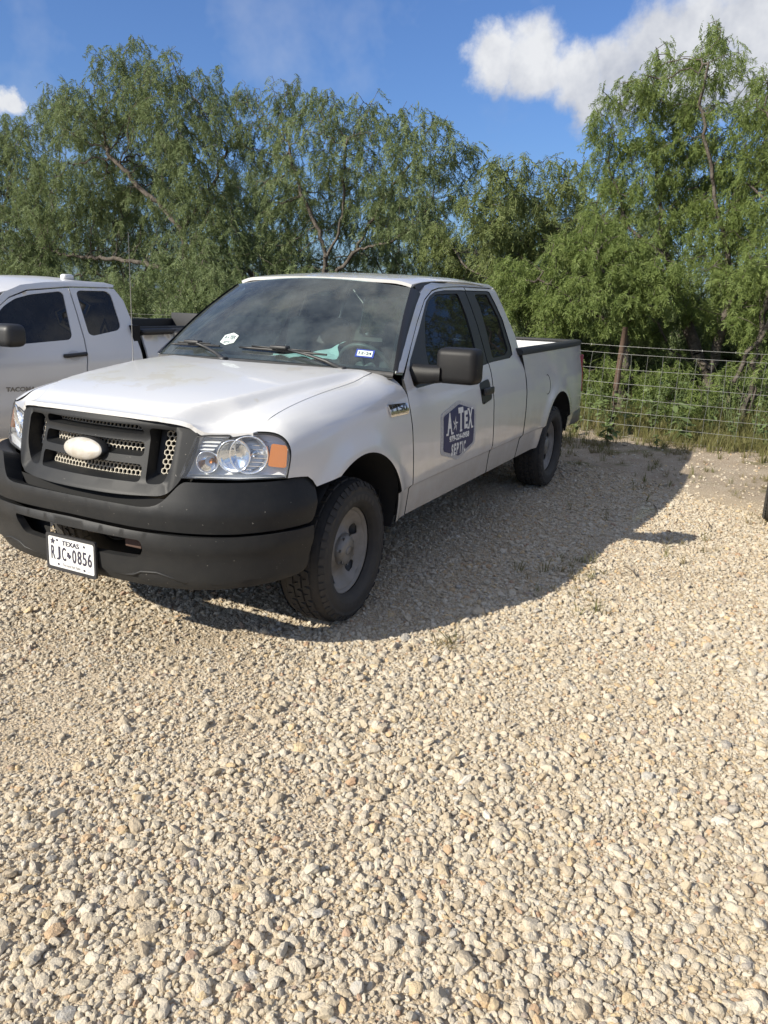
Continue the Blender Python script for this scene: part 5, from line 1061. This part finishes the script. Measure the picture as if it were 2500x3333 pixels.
# ---- cab interior
CLOTH = M('seat_cloth', (.075, .075, .078), .9, var=.5, vs=12); DASH = M('dash_plastic', (.045, .043, .042), .65, var=.4, vs=8, col2=(.075, .07, .065)); INT = M('interior_grey', (.05, .05, .05), .85)
vs = []
for u in np.linspace(-1, 1, 13):
    y = .84 * u; vs += [(-.47 - .10 * u * u, y, 1.275), (-.62, y, 1.272 + .02 * math.cos(u * 4)), (-.80, y, 1.255 + .02 * math.cos(u * 4)), (-.88, y, 1.20), (-.86, y, .95), (-.75, y, .70)]
dash = MB().add(vs, [(6 * i + j, 6 * i + 6 + j, 6 * i + 7 + j, 6 * i + 1 + j) for i in range(12) for j in range(5)], 0, True).build('dashboard', DASH, truck)
mb = MB(); ax = Vector((-.85, 0, .55)).normalized(); C_ = Vector((-1.02, .42, 1.235)); u = Vector((0, 1, 0)); v = ax.cross(u); ring = [C_ + (u * math.cos(t) + v * math.sin(t)) * .188 for t in np.linspace(0, 2 * math.pi, 33)]
mb.tube(ring, .0155, 8, 0, False); mb.box(C_ - ax * .02, (.05, .15, .12), 0, .03); mb.tube([C_ - ax * .02, C_ - ax * .25], .03, 8)
for a in (R(10), R(170), R(270)): mb.tube([C_ - ax * .01, C_ + (u * math.cos(a) + v * math.sin(a)) * .18], .013, 6)
mb.build('steering_wheel', M('wheel_grey_rim', (.11, .105, .10), .45), truck)
for y in (.42, -.42):
    st = MB().box((-1.42, y, .92), (.52, .56, .18), 0, .06).build('seat', CLOTH, truck)
    MB().box((-1.74, y, 1.22), (.16, .54, .62), 0, .06, Matrix.Rotation(-.22, 3, 'Y')).build('backrest', CLOTH, st); MB().box((-1.84, y, 1.60), (.10, .28, .17), 0, .045).build('headrest', CLOTH, st)
MB().box((-2.45, 0, 1.05), (.16, 1.4, .55), 0, .05).build('rear_bench', CLOTH, truck)
mb = MB(); rl = [(x, y) for x in np.linspace(-1.12, -2.64, 8) for y in np.linspace(-.64, .64, 7)]; mb.add([(x, y, roof_fn(x, y)[2] - .03) for x, y in rl], [(7 * i + j, 7 * i + 8 + j - 1, 7 * i + 8 + j, 7 * i + j + 1) for i in range(7) for j in range(6)], 0, True)
for s in (-1, 1): mb.box((-1.22, s * .40, 1.765), (.16, .36, .02), 0, .006, Matrix.Rotation(.12, 3, 'Y'))
mb.build('headliner', INT, truck)
mb = MB(); cab_b = [(-.86, .447), (.86, .447), (.89, 1.25), (.66, 1.76), (.0, 1.80), (-.66, 1.76), (-.89, 1.25)]; hole_b = [(-.60, 1.36), (.60, 1.36), (.52, 1.70), (-.52, 1.70)]
xr = lambda z: -2.665 - .07 * math.sin(max(0, min(1, (1.75 - z) / 1.0)) * math.pi)
panel('cab_back', cab_b, lambda y, z: (xr(z), y, z), PAINT, truck, holes=[rnd(hole_b, .05)], step=.15, out=(-1, 0, 0), rim=.02)
panel('rear_window', rnd(hole_b, .05), lambda y, z: (xr(z) + .005, y, z), glass('rear_glass', (.16, .19, .19), .05), truck, step=.2, out=(-1, 0, 0), rim=0)
mb = MB(); ip = Vector(ws_fn(.0, .93)) - Vector((.06, 0, .03)); mb.box(ip, (.03, .24, .06), 0, .012); mb.tube([ip, ip + Vector((.04, 0, .03))], .008, 6); mb.build('rear_view_mirror', TRIM, truck)

# ---- door mirrors, antenna, badges, stickers, sign
MIRP = M('mirror_plastic', (.011, .011, .012), .5, spec=.25, var=.5, vs=9, col2=(.019, .018, .017), bump=.3, bs=350, spots=((.20, .13, .08), 34, .74), bdist=.002)
for s in (1, -1):
    mb = MB(); bm = bmesh.new(); bmesh.ops.create_cube(bm, size=1); bmesh.ops.scale(bm, vec=(.15, .25, .205), verts=bm.verts)
    for v in bm.verts:
        if v.co.x > 0: v.co.y *= .97; v.co.z *= .96
    bmesh.ops.bevel(bm, geom=list(bm.edges), offset=.038, segments=4, affect='EDGES', profile=.5); bm.verts.index_update()
    mb.add([(-.755 + v.co.x, s * (1.168 + v.co.y), 1.322 + v.co.z) for v in bm.verts], [[v.index for v in (f.verts if s > 0 else reversed(f.verts))] for f in bm.faces], 0, True); bm.free()
    m_ = mb.build('door_mirror', MIRP, truck)
    mb = MB(); sec = []
    for t in np.linspace(0, 1, 7):
        y = .895 + .19 * t; hz = .058 - .010 * t; hx = .05 + .02 * t; zc = 1.262 + .012 * t * t; sec += [(-.735 + hx * a, s * y, zc + hz * b) for a, b in ((1, -.7), (1, .7), (.5, 1), (-.5, 1), (-1, .7), (-1, -.7), (-.5, -1), (.5, -1))]
    mb.add(sec, [(8 * i + j, 8 * i + (j + 1) % 8, 8 * i + 8 + (j + 1) % 8, 8 * i + 8 + j) for i in range(6) for j in range(8)], 0, True); mb.build('mirror_arm', MIRP, m_)
    mb = MB().box((-.834, s * 1.168, 1.322), (.006, .215, .155), 0, .002); mb.build('mirror_glass', M('mirror_silver', (.85, .86, .87), .03, metal=1.), m_)
# the mirror on the far side is folded back against the door
for o_ in [q for q in truck.children if q.name.startswith('door_mirror')][1:]:
    for ob in [o_] + list(o_.children):
        for v in ob.data.vertices:
            if ob.name.startswith('mirror_arm') and v.co.y > -1.0: continue
            dx_, dy_ = v.co.x + .70, v.co.y + .90; ct, st_ = math.cos(R(-52)), math.sin(R(-52)); v.co.x = -.70 + dx_ * ct - dy_ * st_; v.co.y = -.90 + dx_ * st_ + dy_ * ct
b = Vector(fender_fn(-.29, .10)); b.y *= -1
MB().tube([b - Vector((0, 0, .02)), b + Vector((0, 0, .02)), b + Vector((.0, .0, .04)), b + Vector((-.02, .0, .8))], [.014, .010, .0030, .0018], 8).build('whip_antenna', M('antenna_steel', (.26, .255, .24), .4, metal=.5), truck)
# chrome fender badge
BADGE = lambda a, z: (a, side(a, z) + .012, z)
mb = MB(); bd = [(-.293, 1.132), (-.512, 1.121), (-.522, 1.060), (-.303, 1.066)]
panel('fender_badge', rnd(bd, .006), lambda a, z: (a, side(a, z) + .006 + .008 * math.sin(max(0, min(1, (z - 1.06) / .072)) * math.pi), z), CHROME, truck, step=.02, rim=.012)
bdg = [c for c in truck.children if c.name.startswith('fender_badge')][0]
mb = MB()
BT = lambda a, z: (-.405 - a, side(-.405 - a, 1.093 + z - .03 * a) + .0155, 1.096 + z + (-.05) * a)
put_text(mb, 'F150', (0, .010, .185, .034), BT, 0, .0); put_text(mb, 'by TRITON', (.035, -.020, .10, .010), BT, 0, .0)
mb.build('badge_lettering', M('badge_dark_grey', (.03, .032, .035), .3), bdg)  # letters in one even dark grey
# hexagonal dark blue sign on the driver door
NAVY = M('sign_navy', (.026, .030, .095), .5); SIGNW = M('sign_white', (.72, .72, .70), .5); SIGNG = M('sign_grey', (.50, .50, .50), .5, var=1., vs=90, col2=(.33, .33, .34))
dc = [(-.962, 1.002), (-1.262, 1.062), (-1.562, .992), (-1.556, .737), (-1.27, .672), (-.968, .752)]
def inset(p, d): 
    c = np.mean(p, 0); return [tuple(c + (np.array(q) - c) * (1 - d)) for q in p]
SG = lambda o: (lambda x, z: (x, side(x, z) + o, z))
sign = panel('door_sign', rnd(dc, .03), SG(.0025), SIGNG, doors[False], step=.06, rim=.002)
panel('sign_face', rnd(inset(dc, .13), .02), SG(.004), NAVY, doors[False], step=.06, rim=0)
SGT = lambda a, b: (-1.262 - a, side(-1.262 - a, .868 + b) + .0055, .868 + b + -.02 * a)
mb = MB()
def slab(ch, cx, cz, w, h):
    put_text(mb, ch, (cx, cz, w, h), SGT, 0, .05)
    # slab feet
    feet = {'A': ((-.5, -.5), (.5, -.5)), 'T': ((0, -.5),), 'E': (), 'X': ((-.45, -.5), (.45, -.5), (-.45, .5), (.45, .5)), 'P': ((-.4, -.5),), 'I': ((0, -.5), (0, .5)), 'S': (), 'C': ()}[ch]
    for fx, fz_ in feet: put_poly(mb, [(cx + fx * w + a * w * .24, cz + fz_ * h + b * h * .05) for a, b in ((-1, -1), (1, -1), (1, 1), (-1, 1))], lambda a, b: (SGT(a, b)[0], SGT(a, b)[1] + .0006, SGT(a, b)[2]))
slab('A', -.165, .062, .080, .135); slab('T', .02, .072, .085, .150); slab('E', .108, .060, .058, .118); slab('X', .185, .062, .075, .125)
put_star(mb, (-.075, .048), .055, SGT, 0, 80, .85, 1)
put_text(mb, '979-224-0958', (.0, -.040, .34, .040), SGT, 0, .05)
for ch, x in zip('SEPTIC', (-.112, -.068, -.022, .026, .062, .098)): put_text(mb, ch, (x, -.116, .034 if ch != 'I' else .012, .078), SGT, 0, .05)
mb.build('sign_lettering', [SIGNW, M('sign_star_shade', (.16, .16, .2), .5)], doors[False])
# stickers on the windshield
def ws_at(u, v, d=.004): return Vector(ws_fn(u, v)) + Vector((-.5, 0, -.8)) * -d
def sticker(u, v, w, h): 
    e = .01; U = (Vector(ws_fn(u + e, v)) - Vector(ws_fn(u - e, v))).normalized(); V_ = (Vector(ws_fn(u, v + e)) - Vector(ws_fn(u, v - e))).normalized(); n = U.cross(V_); n = n if n.x > 0 else -n; c = Vector(ws_fn(u, v))
    return lambda a, b, k=.002: c + U * a + V_ * b + n * k
S1 = sticker(-.345, .19, 0, 0); SW = M('sticker_white', (.60, .68, .64), .5)
mb = MB(); hx = [(-.058, .028), (0, .052), (.058, .028), (.058, -.034), (0, -.056), (-.058, -.034)]; put_poly(mb, hx, lambda a, b: S1(a, b), 0)
put_text(mb, 'A', (-.038, .012, .022, .030), lambda a, b: S1(a, b, .003), 1, .05); put_text(mb, 'TEX', (.022, .012, .052, .030), lambda a, b: S1(a, b, .003), 1, .05); put_star(mb, (-.016, .010), .012, lambda a, b: S1(a, b, .003), 1); put_text(mb, '979-224-0958', (0, -.012, .09, .010), lambda a, b: S1(a, b, .003), 1); put_text(mb, 'SEPTIC', (0, -.032, .06, .018), lambda a, b: S1(a, b, .003), 1, .03)
mb.build('company_sticker', [SW, M('sticker_ink', (.08, .11, .12), .5)], truck)
S2 = sticker(.785, .145, 0, 0); mb = MB(); rect = lambda w, h: [(-w, -h), (w, -h), (w, h), (-w, h)]
put_poly(mb, rect(.055, .031), lambda a, b: S2(a, b), 1); put_poly(mb, rect(.045, .021), lambda a, b: S2(a, b, .003), 0); put_text(mb, '12', (-.022, 0, .030, .022), lambda a, b: S2(a, b, .004), 2, .03); put_text(mb, '24', (.023, 0, .032, .022), lambda a, b: S2(a, b, .004), 2, .03); put_star(mb, (.0, 0), .006, lambda a, b: S2(a, b, .004), 2)
mb.build('inspection_sticker', [SW, M('sticker_blue', (.03, .055, .26), .5), M('sticker_dark', (.03, .05, .06), .5)], truck)
# things lying in and on the truck
PAPER = M('paper', (.60, .70, .66), .8)
r = np.random.default_rng(4); mb = MB(); nx, ny = 16, 9; vs = []
for i in range(nx):
    for j in range(ny):
        u, v = i / (nx - 1), j / (ny - 1); y = -.06 + .46 * u + .02 * math.sin(7 * v); x = -.62 - .20 * v * (.6 + .4 * math.sin(3 * u)) - .02 * u; z = 1.305 + .014 * abs(math.sin(9 * u + 3 * v)) + .105 * u * u * v + r.uniform(0, .007); vs.append((x, y, z))
mb.add(vs, [(i * ny + j, i * ny + ny + j, i * ny + ny + j + 1, i * ny + j + 1) for i in range(nx - 1) for j in range(ny - 1)])
tag(mb.build('crumpled_paper', PAPER), 'crumpled sheet of pale paper lying on the pickup dashboard behind the windshield', 'paper')
mb = MB()
for d in (0, .05): mb.tube([(-2.80 - d, .50, .80), (-2.80 - d, .50, 1.15), (-2.82 - d, .46, 1.30), (-2.90 - d, .36, 1.37), (-3.0 - d, .20, 1.38), (-3.05 - d, .0, 1.36), (-3.05 - d, -.3, 1.2), (-3.05 - d, -.5, .80)], .016, 8)
tag(mb.build('bent_pipe', M('dull_aluminium', (.45, .46, .47), .35, metal=.8)), 'pair of bent silver pipes standing in the white pickup bed behind the cab', 'pipe')

# ------------------------------------------------------------------ silver white pickup parked alongside (its left side towards the camera)
YC = -3.32
TW = Cur([(.50, .85), (.62, .90), (.78, .922), (.90, .915), (.95, .922), (1.08, .920), (1.15, .905), (1.2, .885)])
def tside(x, z):
    y = TW(z) if z <= 1.2 else .885 - .40 * (z - 1.2) - (4 * (z - 1.66) ** 2 if z > 1.66 else 0)
    for cx in (.33, -2.93): y += .03 * math.exp(-(max(math.hypot(x - cx, z - .46) - .44, 0) / .08) ** 2)
    if x > .1: y -= .10 * ((x - .1) / .9) ** 2
    return y
TS = lambda x, z: (x, YC + tside(x, z), z)
TSM = lambda x, z: (x, tside(x, z), z)
SILV = M('silver_white_paint', (.62, .62, .62), .34, metal=.05, coat=.5, var=.3, vs=2., col2=(.57, .565, .56))
DGL = glass('black_tint_glass', (.015, .017, .02), .04, strength=.45); BLK = M('black_plastic', (.018, .018, .019), .5)
taco = empty('pickup_truck', (-1.0, YC, 0)); tag(taco, 'silver white extended cab pickup with black tinted windows parked beside the white one', 'pickup truck')
def tpanel(name, o, parent, mat=SILV, holes=(), **k):
    r_ = []
    for mr_ in both:
        ob = panel(name, o, TSM, mat, parent if not isinstance(parent, dict) else parent[mr_], holes=holes, mirror=mr_, **k)
        for v in ob.data.vertices: v.co.y += YC
        r_.append(ob)
    return dict(zip(both, r_))
tw = rnd([(-.30, 1.245), (-.42, 1.352), (-.588, 1.476), (-.675, 1.537), (-.793, 1.591), (-.949, 1.625), (-1.235, 1.654), (-1.268, 1.636), (-1.211, 1.300), (-1.170, 1.271), (-.725, 1.253)], .03)
trw = rnd([(-1.405, 1.645), (-1.442, 1.665), (-1.735, 1.667), (-1.782, 1.636), (-1.773, 1.37), (-1.725, 1.335), (-1.43, 1.295), (-1.388, 1.313)], .03)
tdF = [(-.36, .55), (-.34, .9), (-.32, 1.15), (-.255, 1.235), (-.40, 1.36), (-.60, 1.511), (-.738, 1.592), (-.926, 1.650), (-1.338, 1.684), (-1.331, 1.474), (-1.316, 1.271), (-1.291, 1.146), (-1.268, 1.04), (-1.262, .8), (-1.275, .55)]
tdR = [(-1.288, .55), (-1.275, .8), (-1.281, 1.04), (-1.304, 1.146), (-1.329, 1.271), (-1.344, 1.474), (-1.351, 1.685), (-1.84, 1.688), (-1.905, 1.586), (-1.920, 1.431), (-1.912, 1.253), (-1.915, 1.12), (-1.925, .9), (-1.92, .55)]
D1 = tpanel('front_door', tdF, taco, holes=[tw], step=.06, rim=.015); D2 = tpanel('rear_door', tdR, taco, holes=[trw], step=.06, rim=.015)
tpanel('window_pane', tw, D1, DGL, step=.1, off=-.008, rim=0); tpanel('window_pane', trw, D2, DGL, step=.1, off=-.008, rim=0)
trail = [(-.262, 1.246), (-.41, 1.372), (-.61, 1.523), (-.745, 1.604), (-.930, 1.662), (-1.342, 1.697), (-1.845, 1.701), (-1.865, 1.720), (-1.767, 1.739), (-1.503, 1.744), (-1.126, 1.722), (-.889, 1.695), (-.716, 1.638), (-.60, 1.565), (-.22, 1.29), (-.21, 1.25)]
tpanel('cab_frame', trail, taco, step=.04, rim=.012)
arc1 = arc((.33, .46), .44, 5, 175, 22); arc2 = arc((-2.93, .46), .44, 5, 175, 22)
tpanel('fender', [(1.00, 1.0), (1.02, .62), (.78, .55)] + arc1[1:-1] + [(-.12, .55), (-.348, .55), (-.328, .9), (-.308, 1.15), (-.235, 1.225), (.0, 1.16), (.5, 1.09)], taco, step=.06, rim=.015)
tpanel('bed_side', [(-1.965, .55), (-2.485, .55)] + arc2[::-1][1:-1] + [(-3.38, .55), (-4.21, .60), (-4.23, 1.29), (-1.985, 1.285), (-1.985, 1.1)], taco, step=.07, rim=.02)
rf = lambda x, y: (x, YC + y, TRZ(x) - .075 * (abs(y) / .66) ** 2.6)
TRZ = Cur([(-.66, 1.672), (-.85, 1.722), (-1.15, 1.768), (-1.5, 1.778), (-1.92, 1.752)])
panel('cab_roof', [(-.68, -.60), (-.62, 0), (-.68, .60), (-.86, .635), (-1.3, .645), (-1.84, .635), (-1.90, .5), (-1.91, 0), (-1.90, -.5), (-1.84, -.635), (-1.3, -.645), (-.86, -.635)], rf, SILV, taco, step=.08, out=(0, 0, 1))
MB().box((-1.62, YC + .36, 1.775), (.11, .07, .05), 0, .02).build('roof_lamp', SILV, taco)
twf = lambda u, v: (-.12 + .10 * (1 - u * u) - (.58 + .04 * (1 - u * u)) * v, YC + u * (.80 - .19 * v), 1.215 + .02 * (1 - u * u) + .455 * v)
panel('windshield', [(-1, 0), (1, 0), (1, 1), (-1, 1)], twf, DGL, taco, step=.15, out=(1, 0, 1), rim=0)
hf = lambda x, y: (x - .28, YC + y, 1.20 - .10 * max(0, x) ** 1.6 - .07 * (abs(y) / .82) ** 3 + .03 * math.exp(-(y / .35) ** 4))
panel('hood', [(.12, -.80), (.22, 0), (.12, .80), (.7, .78), (1.15, .70), (1.30, .45), (1.34, 0), (1.30, -.45), (1.15, -.70), (.7, -.78)], hf, SILV, taco, step=.1, out=(0, 0, 1), rim=.03)
mb = MB(); pl = [(.97, -.90), (1.14, -.78), (1.24, -.4), (1.26, 0), (1.24, .4), (1.14, .78), (.97, .90)]; vs = []
for x, y in pl: vs += [(x - .06, YC + y, .42), (x, YC + y, .50), (x, YC + y, .68), (x - .05, YC + y * .98, .74), (x - .16, YC + y * .95, 1.05)]
mb.add(vs, [(5 * i + j, 5 * i + 5 + j, 5 * i + 6 + j, 5 * i + 1 + j) for i in range(6) for j in range(3)], 0, True); mb.add(vs, [(5 * i + 3, 5 * i + 8, 5 * i + 9, 5 * i + 4) for i in range(6)], 1, True)
mb.build('front_bumper', [SILV, BLK], taco)
for s in (-1, 1):
    MB().box((1.0, YC + s * .66, .93), (.16, .34, .19), 0, .03).build('headlight', LENS, taco)
    m_ = MB().box((-.46, YC + s * 1.045, 1.335), (.17, .24, .165), 0, .05, seg=4).build('door_mirror', BLK, taco); MB().box((-.44, YC + s * .91, 1.28), (.10, .14, .06), 0, .02).build('mirror_arm', BLK, m_)
    hx_ = [(-1.064, 1.143), (-1.064, 1.160), (-1.20, 1.166), (-1.283, 1.164), (-1.283, 1.146), (-1.20, 1.146)]
    ck = MB().tube([(x, YC + s * (tside(x, 1.152) + d), z) for x, z, d in ((-1.062, 1.148, .0), (-1.075, 1.148, .022), (-1.17, 1.153, .032), (-1.265, 1.156, .026), (-1.285, 1.155, .0))], [.014, .017, .016, .018, .016], 8).build('door_handle', BLK, D1[s < 0])
for mr_ in both:
    pass
cup = panel('handle_cup', ell((-1.165, 1.146), .062, .042, 24), TSM, M('cup_paint', (.50, .50, .50), .4), D1[False], step=.05, off=.0015, rim=.001)
for v in cup.data.vertices: v.co.y += YC
mb = MB(); put_text(mb, 'TACOMA', (.622, .918, .26, .036), lambda a, z: (-a, YC + tside(-a, z) + .004, z - .06 * (a - .62)), 0, .03); put_text(mb, 'TACOMA', (.622, .918, .235, .024), lambda a, z: (-a, YC + tside(-a, z) + .006, z - .06 * (a - .62)), 1, -.01)
mb.build('door_badge', [M('badge_edge', (.20, .195, .185), .4, metal=.5), M('badge_fill', (.40, .40, .395), .35, metal=.4)], D1[False])
mb = MB()
for s in (-1, 1): mb.box((-3.09, YC + s * .80, 1.05), (2.26, .04, .62), 0, .01); mb.box((-3.09, YC + s * .85, 1.318), (2.26, .13, .05), 0, .02)
mb.box((-3.08, YC, .78), (2.24, 1.6, .04)); mb.box((-1.97, YC, 1.03), (.05, 1.66, .56), 0, .01); mb.box((-4.19, YC, 1.10), (.05, 1.6, .66), 0, .01); bl_o = mb.build('bed_liner', BLK, taco); MB().box((-3.36, YC - .775, 1.27), (.12, .012, .12), 0).build('paper_label', M('label_white', (.45, .46, .47), .6), bl_o)
MB().box((-4.24, YC, 1.05), (.03, 1.62, .64), 0, .01).build('tailgate', SILV, taco); MB().box((-4.33, YC, .62), (.16, 1.7, .18), 0, .03).build('rear_bumper', CHROME, taco)
for s in (-1, 1): MB().box((-4.24, YC + s * .84, 1.0), (.06, .14, .36), 0, .015).build('tail_light', MATS['tail_red'], taco)
mb = MB(); mb.box((-.95, YC, .62), (1.9, 1.66, .1)); mb.box((-1.1, YC, .85), (1.6, 1.72, .55)); mb.box((-2.7, YC, .62), (2.2, .9, .14)); mb.box((.25, YC, .80), (1.2, 1.1, .5)); mb.box((-1.91, YC, 1.0), (.08, 1.74, .75)); mb.box((-1.86, YC, 1.42), (.05, 1.30, .50)); 
mb.build('chassis', DARK, taco)
for cx in (.33, -2.93):
    for s in (1, -1):
        build_wheel(cx, s, .79, .386, 0, 40 + int(cx) + s, taco, YC); mb = MB(); pr = arc((cx, .46), .45, -5, 185, 16); vs = []
        for x, z in pr: vs += [(x, YC + s * .52, z), (x, YC + s * (tside(x, min(z, .9)) - .02), z)]
        mb.add(vs, [(2 * i, 2 * i + 1, 2 * i + 3, 2 * i + 2) for i in range(15)], 0, True); mb.add([(x, YC + s * .52, z) for x, z in pr], [tuple(range(16))]); mb.build('wheel_housing', MATS['liner_plastic'], taco)

# ------------------------------------------------------------------ utility trailer just beyond the right edge, one tyre reaching into view
trl = empty('utility_trailer', (-3.6, 3.9, 0)); tag(trl, 'low utility trailer at the picture edge with only its dusty tyre in view', 'trailer')
TR = M('trailer_steel', (.05, .05, .05), .6); WOOD = M('grey_planks', (.22, .19, .16), .85, var=.7, vs=20, col2=(.13, .115, .10))
mb = MB()
for y in (3.20, 4.60): mb.box((-3.6, y, .55), (3.0, .06, .10), 0, .006); mb.box((-3.6, y, .86), (3.0, .04, .04), 0, .006)
for x in (-5.07, -4.1, -3.1, -2.13): mb.box((x, 3.9, .54), (.06, 1.34, .08), 0, .006); mb.box((x, 3.20, .72), (.04, .04, .25)); mb.box((x, 4.60, .72), (.04, .04, .25))
mb.tube([(-2.1, 3.3, .53), (-.9, 3.9, .50), (-2.1, 4.5, .53)], .035, 8); mb.box((-3.55, 3.9, .36), (.06, 1.86, .06)); mb.build('frame', TR, trl)
pk = None
for k in range(9):
    o = MB().box((0, 0, 0), (2.9, .142, .035), 0, .004).build('plank', WOOD, trl) if pk is None else pk.copy()
    if pk is None: pk = o
    else: COL.objects.link(o)
    o.location = (-3.6, 3.30 + k * .15, .605)
for s in (1, -1):
    build_wheel(-3.55, s, .968, .335, 0, 70 + s, trl, 3.9, .86)
    MB().add([(-3.55 + .42 * math.cos(a), 3.9 + s * y, .34 + .42 * math.sin(a)) for a in np.linspace(.25, 2.9, 12) for y in (.85, 1.07)], [(2 * i, 2 * i + 1, 2 * i + 3, 2 * i + 2) for i in range(11)], 0, True).build('mudguard', TR, trl)
# dry sticks on the gravel
TW_ = M('dry_twig', (.13, .10, .07), .9)
for (x, y, a, l, lab) in ((-1.55, 2.12, .5, .22, 'thin dry twig by the dead grass tuft at the shadow edge'), (-3.3, 2.0, .2, .3, 'dark twig lying inside the pickup shadow'), (-3.0, 2.45, .1, .26, 'dark stick on sunlit gravel beyond the pickup shadow')):
    c, s = math.cos(a), math.sin(a); tag(MB().tube([(x - c * l / 2, y - s * l / 2, .022), (x, y + .012, .03), (x + c * l / 2, y + s * l / 2, .024)], [.004, .0045, .002], 5).build('twig', TW_), lab, 'twig', 'dry twigs on the gravel')
